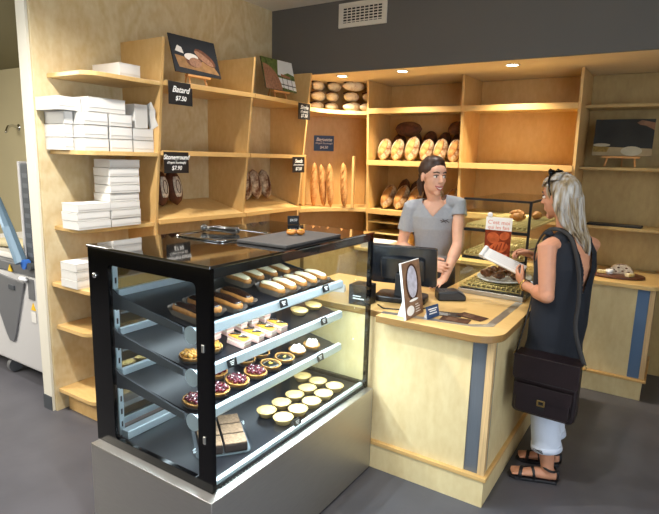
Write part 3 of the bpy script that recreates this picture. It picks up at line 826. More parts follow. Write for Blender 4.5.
# ------------------------------------------------------------------ refrigerated display case
dc = thing('display_case', 'black framed glass pastry case on a brushed steel base', 'display case', (-1.68, 1.9, 0))
X0, X1, Y0, Y1, ZB, ZC = -2.045, -1.333, 1.305, 2.505, .488, 1.369
b = MB(); b.box((-2.035, 1.262, .012), (-1.298, 2.507, ZB-.006)); b.build('steel_base', M['steel'], dc, True, .004)
MB().box((-2.0, 1.30, 0), (-1.33, 2.48, .0115)).build('plinth', M['black_matt'], dc, True)
b = MB()
b.ring([(-2.035, 1.262), (-1.298, 1.262), (-1.298, 2.507), (-2.035, 2.507)], [(-1.94, 1.36), (-1.395, 1.36), (-1.395, 2.46), (-1.94, 2.46)], 'z', ZB-.006, ZB)
b.build('steel_rim', M['steel'], dc, True, .001)
MB().box((-2.02, 1.33, ZB+.0005), (-1.345, 2.49, ZB+.012)).build('deck', M['tray_black'], dc, True)
b = MB(); b.box((-1.372, 1.34, ZB+.0125), (-1.350, 2.48, ZB+.030)); b.build('deck_trim', M['alu'], dc, True, .002)
b = MB()
for k in range(60): b.box((-1.343, 1.35+k*.0188, ZB+.001), (-1.337, 1.36+k*.0188, ZB+.004))
b.build('air_slot_grille', M['black'], dc, True)
b = MB()
b.box((-1.95, 1.36, ZB+.0125), (-1.905, 2.46, ZB+.05)); b.build('rear_duct', M['alu'], dc, True, .003)
# end panels: printed black border round a clear window
def end_panel(y, th):
    out = rpoly(X0, ZB+.001, X1, ZC-.012, .004); inn = rpoly(-1.918, .528, -1.405, 1.298, .022)
    MB().ring(out, inn, 'y', y, y+th).build('end_frame', M['black_gloss'], dc, True)
    MB().box((-1.925, y+th*.35, .52), (-1.398, y+th*.6, 1.305)).build('end_glass', M['glass'], dc, True)
end_panel(Y0, .02)
b = MB(); b.ring(rpoly(X0, ZB+.001, X1, ZC-.012, .004), rpoly(X0+.03, .52, X1-.022, 1.33, .02), 'y', Y1-.02, Y1); b.build('end_frame', M['black_gloss'], dc, True)
MB().box((X0+.025, Y1-.013, .515), (X1-.017, Y1-.008, 1.335)).build('end_glass', M['glass'], dc, True)
MB().box((X1-.006, Y0+.0205, ZB+.001), (X1, Y1-.0205, ZC-.0125)).build('side_glass', M['glass'], dc, True)
MB().box((X1-.022, Y0+.0215, ZC-.05), (X1-.0065, Y1-.022, ZC-.0125)).build('top_header', M['black'], dc, True)
MB().box((X0-.004, Y0-.004, ZC-.0115), (X1+.004, Y1+.004, ZC)).build('top_panel', M['case_top'], dc, True, .002)
b = MB(); b.box((X0, Y0+.0205, ZC-.07), (X0+.02, Y1-.0205, ZC-.0125)); b.build('rear_header', M['black'], dc, True)
for y0, y1, dx in ((Y0+.0205, 1.93, .004), (1.88, Y1-.0205, .014)):
    f = MB().ring([(y0, ZB+.02), (y1, ZB+.02), (y1, ZC-.071), (y0, ZC-.071)], [(y0+.022, ZB+.05), (y1-.022, ZB+.05), (y1-.022, ZC-.1), (y0+.022, ZC-.1)], 'x', X0+dx, X0+dx+.008).build('sliding_door', M['alu'], dc, True)
    MB().box((X0+dx+.003, y0+.02, ZB+.048), (X0+dx+.006, y1-.02, ZC-.098)).build('door_glass', M['glass_rear'], f, True)
# door push on the corner post
for z in (.70, 1.06):
    MB().boxc((-1.37, Y0-.003, z), (.012, .006, .03)).build('post_clip', M['steel'], dc, True, .002)
MB().lathe([(0, 0), (.013, 0), (.011, .008), (0, .009)], n=18).build('lock_button', M['chrome'], dc).matrix_local = Matrix.Translation(V((-2.0, Y0, 1.243))-dc.location) @ Matrix.Rotation(PI/2, 4, 'X')
for y in (1.375, 2.44):
    b = MB(); b.box((-1.985, y-.012, ZB+.0125), (-1.965, y+.012, ZC-.06)); p = b.build('shelf_upright', M['alu'], dc, True, .001)
    b = MB()
    for k in range(12): b.box((-1.9648, y-.004, .54+k*.06), (-1.9640, y+.004, .565+k*.06))
    b.build('slots', M['black'], p, True)
# shelves
SHZ = (1.093, .922, .737)
TLT = .125      # the shelves slope down towards the customer
def rise(x): return (-1.475-x)*math.tan(TLT)
def lay(o):
    """set a pastry on the sloping shelf"""
    o.location.z += rise(o.location.x)
    o.rotation_euler = (Matrix.Rotation(TLT, 3, 'Y') @ o.rotation_euler.to_matrix()).to_euler()
    return o
for i, z in enumerate(SHZ):
    y0, y1 = 1.365, 2.40
    rz_ = rise(-1.93)
    sh = MB().prism([(-1.93, z-.008+rz_), (-1.475, z-.008), (-1.475, z), (-1.93, z+rz_)], 'y', y0, y1).build('shelf', M['tray_black'], dc, True)
    b = MB(); b.prism([(-1.474, z-.031), (-1.462, z-.034), (-1.452, z-.022), (-1.455, z+.008), (-1.474, z+.012)], 'y', y0-.012, y1+.006)
    b.build('front_rail', M['alu'], sh, True)
    MB().box((-1.9518, y0, z-.02+rz_), (-1.9305, y1, z+.028+rz_)).build('rear_rail', M['alu'], sh, True, .002)
    MB().box((-1.9300, y0+.02, z-.022+rz_), (-1.905, y1-.02, z-.0125+rz_)).build('led_strip', M['led'], sh, True)
    MB().box((-1.492, y0+.01, z-.026), (-1.4745, y1-.01, z-.0175)).build('led_strip', M['led'], sh, True)
    for y in (y0-.014, y1+.0065):
        b = MB(); b.prism([(-1.962, z-.06+rz_), (-1.962, z+.03+rz_), (-1.93, z+.012+rz_), (-1.53, z+.003), (-1.53, z-.024), (-1.87, z-.035+rz_*.8)], 'y', y, y+.008); b.build('shelf_bracket', M['machine_dark'], sh, True)
    b = MB(); b.cyl((-1.482, y0-.0135, z-.018), (-1.482, y0-.0165, z-.018), .036, n=24); b.build('end_cap', M['alu'], sh, True, sharp=40)
b = MB(); b.box((-1.40, 1.35, ZC-.034), (-1.37, 2.46, ZC-.0225)); b.build('led_strip', M['led'], dc, True)

# ------------------------------------------------------------------ pastries (each kind once, then copied)
def paper_case(t, L, w, h=.014, m='case_paper', rr=.4):
    b = MB(); o = rpoly(-L/2, -w/2, L/2, w/2, w*rr); 
    n = len(o); lo = [b.v((p[0]*.82, p[1]*.82, 0)) for p in o]; hi = [b.v((p[0]*1.04, p[1]*1.06, h*(1+.18*(i % 2)))) for i, p in enumerate(o)]; mid = [b.v((p[0]*.8, p[1]*.8, .0015)) for p in o]
    for i in range(n):
        j = (i+1) % n; b.f([lo[i], lo[j], hi[j], hi[i]]); b.f([hi[i], hi[j], mid[j], mid[i]])
    b.f(lo[::-1]); b.f(mid)
    b.build('paper_case', M[m], t)
def mk_eclair(ic, L=.15, w=.052):
    t = thing('eclair', '', 'pastry')
    paper_case(t, L+.03, w+.018, .026, 'clear_case')
    b = MB(); b.tube([(-L/2+.024, 0, .027), (0, 0, .029), (L/2-.024, 0, .027)], [w/2*.9, w/2, w/2*.9], 14, dome=True, flat=.85, side=(0, 1, 0)); b.build('choux', M['choux'], t)
    b = MB(); b.tube([(-L/2+.028, 0, .042), (0, .001, .046), (L/2-.028, 0, .042)], [w/2*.78, w/2*.9, w/2*.78], 12, dome=True, flat=.42, side=(0, 1, 0)); b.build('icing', M[ic], t)
    return t
CH = Series(mk_eclair('choc', .175, .06))
Z = SHZ[0]+.0005
who = ['nearest the corner post', 'second from the corner post', 'third from the corner post', 'beside the pale eclairs']
for k, (x, y) in enumerate(((-1.575, 1.43), (-1.60, 1.53), (-1.575, 1.63), (-1.60, 1.725))):
    lay(CH.place((x, y, Z), .02, f'chocolate topped eclair on the top case shelf, {who[k]}', 'chocolate eclairs'))
CR = Series(mk_eclair('cream', .145, .056))
for k, (x, y) in enumerate(((-1.76, 1.915), (-1.765, 2.02), (-1.76, 2.12), (-1.755, 2.225), (-1.575, 1.945), (-1.575, 2.035), (-1.575, 2.125), (-1.575, 2.215), (-1.575, 2.305))):
    r = 'rear' if k < 4 else 'front'; q = k if k < 4 else k-4
    lay(CR.place((x, y, Z), random.uniform(-.06, .06), f'cream iced eclair, {pl[q]} of the {r} row from the chocolate ones, top case shelf', 'cream eclairs'))
def mk_slice():
    t = thing('cake_slice', '', 'cake')
    b = MB(); b.box((-.05, -.024, 0), (.05, .024, .016)); b.build('bottom_layer', M['sponge'], t, bevel=.003)
    b = MB(); b.box((-.049, -.0235, .0162), (.049, .0235, .025)); b.build('cream_layer', M['sponge2'], t, bevel=.003)
    b = MB(); b.box((-.05, -.024, .0252), (.05, .024, .037)); b.build('top_layer', M['sponge'], t, bevel=.003)
    b = MB(); b.box((-.048, -.023, .0372), (.048, .023, .042)); tp = b.build('glaze', M['slice_top'], t, bevel=.002)
    b = MB()
    for s in (-.025, .02): b.tube([(s-.014, -.012, .043), (s, .002, .047), (s+.013, .012, .043)], [.004, .006, .004], 6, dome=True)
    b.build('chocolate_shards', M['choc'], tp)
    b = MB()
    b.ell((0.004, .006, .0435), (.007, .006, .003)); b.build('cream_dab', M['meringue'], tp)
    return t
SL = Series(mk_slice())
Z = SHZ[1]+.0005
sl = [(-1.685, 1.64), (-1.685, 1.725), (-1.68, 1.81), (-1.68, 1.895), (-1.68, 1.98), (-1.54, 1.675), (-1.54, 1.765), (-1.54, 1.855), (-1.54, 1.94)]
for k, (x, y) in enumerate(sl):
    r, q = ('rear', k) if k < 5 else ('front', k-5)
    lay(SL.place((x, y, Z), random.uniform(-.12, .12), f'pink layered slice, {pl[q]} along the {r} row from the near end, second case shelf', 'layered cake slices'))
def mk_tart(kind, r=.045, h=.026):
    t = thing('tart', '', 'tart')
    cm = 'custard_crust' if kind == 'custard' else 'pastry'
    if kind in ('berry', 'ganache', 'fruit', 'meringue'): paper_case(t, r*2.06, r*2.04, .014, 'clear_case', .499)
    n = 28; b = MB()
    prof = [(r*.72, .001), (r*.95, h*.9), (r*1.02, h), (r*.92, h*1.02), (r*.86, h*.8), (0, h*.7)]
    L = []
    for i, (rr, z) in enumerate(prof):
        L.append([b.v((max(rr, .0005)*(1+(.03*math.cos(14*2*PI*j/n) if 0 < i < 4 else 0))*math.cos(2*PI*j/n), max(rr, .0005)*(1+(.03*math.cos(14*2*PI*j/n) if 0 < i < 4 else 0))*math.sin(2*PI*j/n), z)) for j in range(n)])
    for A, B in zip(L, L[1:]):
        for j in range(n): b.f([A[j], A[(j+1) % n], B[(j+1) % n], B[j]], True)
    b.f(L[0][::-1]); b.f(L[-1]); b.build('crust', M[cm], t)
    if kind == 'custard':
        MB().lathe([(r*.86, h*.8), (r*.88, h*.98), (r*.6, h*1.12), (0, h*1.16)], n=22).build('custard', M['custard'], t)
    elif kind == 'ganache':
        f = MB().lathe([(r*.86, h*.75), (r*.86, h*.93), (r*.4, h*.96), (0, h*.96)], n=22).build('ganache', M['ganache'], t)
        MB().tube([(-.008, -.002, h*1.0), (.002, .004, h*1.08), (.01, .001, h*1.0)], [.002, .006, .002], 7, dome=True).build('garnish', M['garnish'], f)
    elif kind in ('berry', 'fruit'):
        b = MB(); rnd = random.Random(3)
        for i in range(22):
            a = i*2.4; q = r*.78*math.sqrt(i/22)
            b.ell((q*math.cos(a), q*math.sin(a), h*1.0+.008*(1-q/r)+.003), (.0095, .0095, .0085), n=10, m=6)
        f = b.build('berries' if kind == 'berry' else 'fruit_pieces', M[kind], t)
        if kind == 'berry':
            b = MB()
            for i in range(9):
                a = rnd.uniform(0, 2*PI); q = r*.7*math.sqrt(rnd.random()); b.ell((q*math.cos(a), q*math.sin(a), h+.0185-.006*q/r), (.004, .003, .001), n=7, m=4)
            b.build('icing_sugar', M['sugar'], f)
    elif kind == 'meringue':
        b = MB()
        for i in range(9):
            a = i*2.4; q = r*.62*math.sqrt(i/9); b.lathe([(.016, h*.8), (.017, h*1.1), (.010, h*1.6), (.0, h*2.0)], (q*math.cos(a), q*math.sin(a), 0), 9)
        b.build('meringue', M['meringue'], t)
    return t
FT = Series(mk_tart('fruit'))
for k, (x, y) in enumerate(((-1.565, 1.42), (-1.575, 1.545))):
    lay(FT.place((x, y, Z), 0, f'golden fruit tart on the second case shelf, {["hard by the corner post", "next to the pink slices"][k]}', 'fruit tarts'))
CT = Series(mk_tart('custard', .047, .024))
for k, (x, y) in enumerate(((-1.60, 2.205), (-1.60, 2.335))):
    lay(CT.place((x, y, Z), k, f'flat custard tart on the second case shelf, {["nearer the slices", "at the far rail end"][k]}', 'custard tarts in the case'))
Z = SHZ[2]+.0005
BT = Series(mk_tart('berry', .054))
for k, (x, y, l) in enumerate(((-1.545, 1.425, 'hard by the corner post'), (-1.55, 1.548, 'second from the corner post'), (-1.665, 1.655, 'rear one beside the cream and dark tarts'), (-1.545, 1.668, 'front one in the middle'), (-1.545, 1.79, 'front one beside the dark ganache tarts'))):
    lay(BT.place((x, y, Z), k*.7, f'red berry tart on the third case shelf, {l}', 'red berry tarts'))
GT = Series(mk_tart('ganache', .05))
for k, (x, y, l) in enumerate(((-1.77, 1.80, 'rear one partly behind the berry tarts'), (-1.665, 1.855, 'second from the berry tarts'), (-1.665, 1.965, 'rear one in the middle'), (-1.548, 1.905, 'front one by the rail'), (-1.548, 2.015, 'nearest the white meringue tarts'))):
    lay(GT.place((x, y, Z), k*1.1, f'dark ganache tart on the third case shelf, {l}', 'ganache tarts'))
MT = Series(mk_tart('meringue'))
for k, (x, y) in enumerate(((-1.555, 2.13), (-1.545, 2.245))):
    lay(MT.place((x, y, Z), k, f'white meringue tart on the third case shelf, {["next to the ganache tarts", "at the far rail end"][k]}', 'meringue tarts'))
Z = ZB+.0125
cu = [(-1.56, 1.895), (-1.555, 2.005), (-1.555, 2.118), (-1.55, 2.225), (-1.555, 2.335), (-1.445, 2.335), (-1.44, 2.22), (-1.44, 2.108), (-1.445, 1.998), (-1.45, 1.885), (-1.665, 2.34)]
CT2 = Series(mk_tart('custard', .049, .030))
for k, (x, y) in enumerate(cu):
    l = f'{pl[k] if k < 5 else ""} in the rear row from the brownies' if k < 5 else (f'{pl[9-k]} in the front row from the brownies' if k < 10 else 'alone behind the rear row at the far end')
    CT2.place((x, y, Z), k*.8, f'pale custard tart on the case floor, {l}', 'custard tarts in the case')
# brownie tray
t = thing('glass_tray', 'clear shallow tray under the brownies on the case floor', 'tray', (-1.585, 1.60, Z), -.66)
b = MB(); b.prism(rpoly(-.145, -.115, .145, .115, .03), 'z', .0005, .003); b.build('tray_floor', M['steel_dark'], t)
b = MB(); b.ring(rpoly(-.155, -.125, .155, .125, .035), rpoly(-.145, -.115, .145, .115, .03), 'z', .0005, .016); b.build('tray_rim', M['acrylic'], t)
def mk_brownie():
    t = thing('brownie', '', 'cake')
    MB().box((-.043, -.049, 0), (.043, .049, .038)).build('crumb', M['brownie_side'], t, bevel=.006)
    b = MB(); b.boxc((0, 0, .0405), (.082, .094, .004)); b.build('crackled_top', M['brownie'], t, bevel=.002)
    return t
BR = Series(mk_brownie())
for r in range(2):
    for k in range(3):
        p = Matrix.Rotation(-.66, 2) @ V((-.092+k*.092, -.052+r*.104))
        BR.place((-1.585+p.x, 1.60+p.y, Z+.0035), -.66+random.uniform(-.03, .03), f'square brownie in the tray, {["rear", "middle", "front"][k]} one of the {["near", "far"][r]} column', 'brownies')
# price tags on the rails
def mk_tag():
    t = thing('price_tag', '', 'sign')
    X = frame_of((0, 1, 0), (1, 0, .25))
    MB(X).boxc((0, 0, 0), (.054, .036, .003)).build('card', M['sign_black'], t, bevel=.0006)
    return t
tg0 = mk_tag()
def tagtext(t, p): lettering(t, [('Pastry', .011, .005, .2), (p, .010, -.007, .2)], frame_of((0, 1, 0), (1, 0, .25)) @ Matrix.Translation((0, 0, .0018)), M['ink'])
b = MB(frame_of((0, 1, 0), (1, 0, .25)))
for k, (w_, y_) in enumerate(((.028, .007), (.022, 0), (.016, -.007))): b.box((-w_/2, y_-.0014, .0016), (w_/2, y_+.0014, .0020))
b.build('chalk_lines', M['ink'], tg0)
TG = Series(tg0)
for x, y, z, l in ((-1.447, 1.875, 1.093, 'on the top case rail between dark and pale eclairs'), (-1.447, 2.225, 1.096, 'on the top case rail at the far end'), (-1.447, 1.535, .915, 'on the second case rail below the fruit tarts'), (-1.447, 2.215, .925, 'on the second case rail below the flat custard tarts'), (-1.447, 2.19, .735, 'on the third case rail below the meringue tarts')):
    TG.place((x, y, z), 0, f'small black price tag {l}', 'case price tags')
TG.place((-1.362, 1.88, .532), 0, 'small black price tag on the case floor trim before the custard tarts', 'case price tags')
# things on top of the case
t = thing('chrome_tray', 'shiny chrome tray on top of the display case', 'tray', (-1.815, 1.885, ZC+.0005), .0)
b = MB(); b.ring(rpoly(-.155, -.185, .155, .185, .03), rpoly(-.140, -.170, .140, .170, .022), 'z', .0005, .0075); b.build('rim', M['chrome'], t, bevel=.002)
MB().prism(rpoly(-.1398, -.1698, .1398, .1698, .022), 'z', .0005, .004).build('tray_floor', M['chrome'], t)
for sx in (-1, 1):
    for sy in (-1, 1): pass
t = thing('serving_tongs', 'chrome serving tongs lying on the shiny tray', 'tongs', (-1.86, 1.895, ZC+.0085), .25)
for s in (-1, 1):
    b = MB(); b.tube([(-.085, 0, .016), (-.03, s*.018, .018), (.03, s*.022, .016), (.085, s*.014, .014)], [.010, .012, .012, .017], 8, flat=.3, side=(0, 0, 1), dome=True); b.build('arm', M['tong_metal'], t)
MB().ell((-.09, 0, .018), (.018, .02, .018)).build('hinge', M['tong_metal'], t)
t = thing('slate_board', 'dark slate board with crumbs at the camera side of the case top', 'board', (-1.49, 1.985, ZC+.0005), .03)
MB().boxc((0, 0, .0075), (.27, .46, .014)).build('slab', M['slate'], t, bevel=.003)
for k, (x, y, l) in enumerate(((-1.522, 2.02, 'broken golden pastry sample on the slate board, nearer the tongs'), (-1.49, 2.055, 'broken golden pastry sample on the slate board, farther from the tongs'))):
    t = thing('pastry_sample', l, 'pastry', (x, y, ZC+.0155), k*1.2, 'pastry samples on the slate')
    b = MB(); b.ell((0, 0, .013), (.024, .017, .013)); b.ell((.014, .008, .016), (.014, .014, .012)); b.build('crumb', M['croissant'], t)
    b = MB(); b.ell((-.004, -.004, .024), (.014, .010, .004)); b.build('glaze', M['slice_top'], t)
sg = sign('small black price card standing at the rear of the case top', (-1.82, 2.44, ZC+.027), (.5, .86, 0), (.86, -.5, 0), .07, .05, [('$4.50', .020, 0, .2)])
# ------------------------------------------------------------------ things on the service counter
ZW = ZT+.0005
t = thing('checkout_screen', 'black checkout screen seen from behind on the service counter', 'monitor', (-1.305, 2.84, ZW), R(13))
b = MB(); b.prism(rpoly(-.15, -.10, .15, .09, .04), 'z', 0, .035); b.build('stand_base', M['black'], t, bevel=.008)
MB().prism([(-.06, .03), (.03, .03), (.0, .16), (-.04, .16)], 'x', -.035, .035).build('stand_neck', M['black'], t, bevel=.004)
Xm = Matrix.Translation((0, -.012, .205)) @ Matrix.Rotation(R(17), 4, 'X')
b = MB(Xm); b.prism(rpoly(-.197, -.124, .197, .124, .014), 'y', 0, .03); b.build('display_housing', M['screen_back'], t, bevel=.004)
b = MB(Xm); b.prism(rpoly(-.13, -.085, .13, .06, .02), 'y', -.022, -.0005); b.build('rear_cover', M['screen_back'], t, bevel=.006)
b = MB(Xm); b.box((-.195, .0305, -.118), (.195, .031, .118)); b.build('screen', M['black_gloss'], t)
b = MB(Xm)
for k in range(3): b.box((.05, -.0228, -.03+k*.014), (.10, -.0222, -.025+k*.014))
b.build('port_labels', M['machine_grey'], t)
t = thing('receipt_printer', 'small black box beside the display case end on the counter', 'printer', (-1.455, 2.625, ZW), .05)
MB().prism(rpoly(-.06, -.06, .06, .06, .008), 'z', 0, .115).build('housing', M['black'], t, bevel=.004)
b = MB(); b.box((-.03, -.0606, .035), (.04, -.0602, .042)); b.box((-.03, -.0606, .05), (.02, -.0602, .056)); b.build('lettering', M['ink'], t)
t = tag(MB().tube([(-1.36, 2.64, ZT+.005), (-1.30, 2.59, ZT+.005), (-1.22, 2.62, ZT+.005), (-1.19, 2.66, ZT+.005), (-1.13, 2.70, ZT+.005), (-1.10, 2.76, ZT+.005)], .0035, 6).build('cable', M['black']), 'thin black cable looping across the counter in front of the screen', 'cable')
def paint_loaf(b, W, H):
    w = W/2
    flat(b, [(-w, 0), (w, 0), (w, H), (-w, H)], 0, 0)
    flat(b, blob(0, H*.62, w*.72, H*.34, 24), .0003, 1)
    flat(b, blob(0, H*.63, w*.55, H*.29, 24), .0006, 2)
    flat(b, blob(0, H*.30, w*.5, H*.025), .0006, 3)
    flat(b, blob(-w*.45, H*.13, w*.42, H*.09, 20), .0006, 3)
    for k, ww in enumerate((.55, .45, .5, .35)): flat(b, [(w*.12, H*(.06+.045*k)), (w*(.12+ww), H*(.06+.045*k)), (w*(.12+ww), H*(.08+.045*k)), (w*.12, H*(.08+.045*k))], .0006, 4)
    return [pm[k] for k in ('tan', 'cocoa', 'lav', 'white', 'flour')]
t = thing('leaflet_stand', 'upright card stand with floured loaf picture at the counter edge', 'card stand', (-1.095, 2.565, ZW), R(-2))
X = Matrix.Translation((.0, 0, .0)) @ Matrix.Rotation(-.16, 4, 'Y')
MB(X).box((-.012, -.105, .003), (0, .105, .30)).build('holder', M['white_bright'], t, bevel=.001)
b = MB(X @ Matrix.Translation((.0006, 0, .003))); ms = paint_loaf(b, .206, .295); b.build('print', ms, t)
MB().prism([(-.075, .002), (-.012, .002), (-.03, .16)], 'y', -.06, .06).build('back_strut', M['white_bright'], t)
t = thing('counter_card', 'small dark blue standing card next to the leaflet stand', 'sign', (-1.005, 2.60, ZW), R(-12))
X = Matrix.Translation((0, 0, .003)) @ Matrix.Rotation(-.2, 4, 'Y')
MB(X).box((-.004, -.055, 0), (0, .055, .065)).build('card', M['sign_blue'], t)
MB().prism([(-.035, .001), (-.006, .001), (-.014, .05)], 'y', -.04, .04).build('foot', M['white_bright'], t)
b = MB(X)
for z, w_ in ((.048, .08), (.037, .06), (.024, .07)): b.box((.0002, -w_/2, z-.003), (.0006, w_/2, z+.003))
b.build('chalk_lines', M['ink'], t)
t = thing('card_terminal', 'black card payment terminal near the hand of the server', 'card reader', (-1.075, 3.03, ZW), R(35))
MB().prism([(-.085, 0), (.085, 0), (.085, .032), (.03, .062), (-.085, .055)], 'y', -.05, .05).build('housing', M['black'], t, bevel=.01)
MB(Matrix.Translation((.058, 0, .0485)) @ Matrix.Rotation(.5, 4, 'Y')).box((-.024, -.035, 0), (.024, .035, .002)).build('screen', M['machine_grey'], t)
b = MB()
for i in range(4):
    for j in range(3): b.box((-.07+i*.02, -.03+j*.022, .056), (-.058+i*.02, -.016+j*.022, .0605))
b.build('keypad', M['machine_dark'], t)
for k, (x, y, r, l, m_) in enumerate(((-.975, 2.715, .35, 'black flyer lying nearest the leaflet stand', 'black'), (-.90, 2.64, .1, 'brown flyer overlapping the black flyer in front', 'cocoa'), (-.845, 2.745, -.25, 'brown flyer lying nearest the rounded corner', 'cocoa'))):
    t = thing('flyer', l, 'flyer', (x, y, ZW+.0015*k), r, 'flyers on the counter')
    b = MB(); b.boxc((0, 0, .0006), (.15, .085, .0011)); b.build('sheet', pm['cocoa'] if m_ == 'cocoa' else M['black'], t)
    b = MB()
    for q in range(3): b.boxc((-.02, -.02+.018*q, .00135), (.05+.02*(q % 2), .004, .0003))
    b.build('print', M['ink'] if m_ == 'black' else pm['tan'], t)
t = thing('tent_card', 'small white tent card on the worktop seen through the case', 'sign', (-1.72, 2.78, ZW), .3)
MB().prism([(-.03, 0), (.03, 0), (.002, .045), (-.002, .045)], 'x', -.05, .05).build('card', M['white_bright'], t)
t = thing('pastry_carton', 'white carton lying on the back bench beside the server', 'box', (-2.40, 4.63, .8998), .05)
MB().box((-.15, -.11, 0), (.15, .11, .065)).build('body', M['white'], t, bevel=.002)
MB().box((-.152, -.112, .045), (.152, .112, .067)).build('lid_flap', M['paper'], t, bevel=.002)

# croissant cabinet on the right arm of the counter
gc = thing('glass_croissant_cabinet', 'clear glass cabinet of wire racks standing on the counter arm', 'cabinet', (-.9, 3.7, ZW))
A0, A1, B0, B1, H0, H1 = -1.105, -.70, 3.245, 4.16, ZW, 1.533
MB().box((A0, B0, H0), (A1, B0+.07, H0+.028)).build('front_bar', M['steel'], gc, True, .002)
MB().box((A0, B0+.0705, H0), (A1, B1, H0+.006)).build('floor_panel', M['machine_dark'], gc, True)
MB().box((A0+.004, B0+.002, H0+.0285), (A1-.014, B0+.007, H1-.013)).build('front_glass', M['glass'], gc, True)
MB().box((A0, B0+.0075, H0+.0285), (A0+.005, B1-.004, H1-.013)).build('side_glass', M['glass'], gc, True)
MB().box((A1-.009, B0+.0145, H0+.0285), (A1-.004, B1-.004, H1-.013)).build('side_glass', M['glass'], gc, True)
MB().box((A0+.002, B0+.014, H1-.012), (A1-.002, B1-.002, H1-.007)).build('top_glass', M['glass'], gc, True)
MB().box((A0, B0, H1-.0125), (A1, B0+.0135, H1)).build('top_edge', M['black'], gc, True)
MB().box((A1-.0135, B0+.001, H0+.0285), (A1, B0+.0142, H1-.0128)).build('corner_post', M['black'], gc, True)
MB().box((A1-.012, B0+.0145, H1-.0125), (A1, B1, H1)).build('top_edge', M['black'], gc, True)
for z, nm_ in ((1.352, 0), (1.178, 1), (.972, 2)):
    b = MB()
    y0 = B0+.03
    ny = 32
    for k in range(ny): y = y0+(B1-.02-y0)*k/(ny-1); b.tube([(A0+.012, y, z+.016*(k % 2)), (A1-.02, y, z+.016*(k % 2))], .0042, 5)
    for k in range(13): x = A0+.015+(A1-.038-A0)*k/12; b.tube([(x, y0+(B1-.02-y0)*q/(ny-1), z+.016*(q % 2)) for q in range(ny)], .0036, 5)
    rk = b.build('wire_rack', M['wire'], gc, True)
    MB().box((A0+.008, B0+.012, z-.024), (A1-.0145, B0+.022, z-.007)).build('rack_bar', M['black'], rk, True)
    if nm_ < 2:
        b = MB()
        for x in (-1.06, -.92, -.78): b.box((x-.012, B0+.0095, z-.035), (x+.012, B0+.0118, z-.006))
        b.build('tag_clip', M['acrylic'], rk, True)
def mk_croissant(L=.11, m='croissant'):
    t = thing('croissant', '', 'pastry')
    b = MB(); pts, rad = [], []
    for i in range(21):
        a = (i/20-.5)*2.0; pts.append((L*.52*math.sin(a), L*.5*(1-math.cos(a)), L*.2)); q = abs(i/20-.5)*2
        rad.append((L*.23*(1-q**1.6)+.006)*(1+.10*((i % 4) in (1, 2))))
    b.tube(pts, rad, 14, dome=True, flat=.82); b.build('layers', M[m], t); return t
CRO = Series(mk_croissant())
for k, (x, y, l) in enumerate(((-.86, 3.62, 'nearest the glass front'), (-.79, 3.84, 'near the black corner post side'), (-.93, 3.9, 'farther back'))):
    rest(CRO.place((x, y, 1.3575), k*1.3+.4, f'golden croissant on the upper wire rack, {l}', 'croissants on the upper rack'), 1.373)
t = thing('serving_plate', 'white oval plate holding brown pastries on the lowest wire rack', 'plate', (-.90, 3.56, .9935))
b = MB(); b.lathe([(.07, 0), (.16, .008), (.172, .016), (.165, .016), (.10, .006), (0, .005)], n=32); o = b.build('dish', M['white_bright'], t); o.scale = (1.0, 1.35, 1)
DN = Series(mk_croissant(.12, 'danish'))
for k, (x, y) in enumerate(((-.99, 3.46), (-.90, 3.44), (-.82, 3.50), (-.98, 3.58), (-.88, 3.58), (-.84, 3.67), (-.95, 3.69))):
    DN.place((x, y, 1.0115), k*.9, f'glazed pastry on the white oval plate, {["first", "second", "third", "fourth", "fifth", "sixth", "seventh"][k]} from the glass front', 'pastries on the oval plate', scale=(.85, .85, 1))
def paint_cro(b, W, H):
    w = W/2
    flat(b, [(-w, 0), (w, 0), (w, H), (-w, H)], 0, 0)
    flat(b, [(-w, H*.10), (w, H*.10), (w, H*.70), (-w, H*.70)], .0003, 1)
    flat(b, blob(-w*.35, H*.52, w*.5, H*.13, rot=-.3), .0006, 2)
    flat(b, blob(w*.5, H*.58, w*.4, H*.09, rot=.5), .0006, 2)
    flat(b, blob(w*.1, H*.30, w*.75, H*.13, rot=.35), .0009, 2)
    for k in range(4): flat(b, blob(w*(-.35+.3*k), H*(.23+.045*k), w*.06, H*.11, rot=-.3), .0012, 1)
    flat(b, blob(-w*.75, H*.25, w*.22, H*.1), .0006, 2)
    flat(b, [(w*.0, H*.05), (w*.8, H*.05), (w*.8, H*.16), (w*.0, H*.14)], .0012, 3)
    return [pm[k] for k in ('white', 'dorange', 'orange', 'pink')]
t = thing('poster_sign', 'small poster of croissants with pink writing on the glass cabinet front', 'poster', (-.878, 3.2385, 1.165))
b = MB(Matrix.Rotation(-PI/2, 4, 'Z')); b.box((-.001, -.078, 0), (.0, .078, .262)); b.build('sheet', M['paper'], t)
b = MB(Matrix.Rotation(-PI/2, 4, 'Z') @ Matrix.Translation((.0004, 0, 0))); ms = paint_cro(b, .156, .262); b.build('print', ms, t)
lettering(t, [("C'est moi", .034, .230, .0), ('qui les fais', .031, .200, .0)], frame_of((1, 0, 0), (0, -1, 0)) @ Matrix.Translation((0, 0, .0016)), pm['pink'])
b = MB(); b.ell((-.055, -.006, .275), (.016, .006, .016)); b.build('suction_hook', M['white_bright'], t)

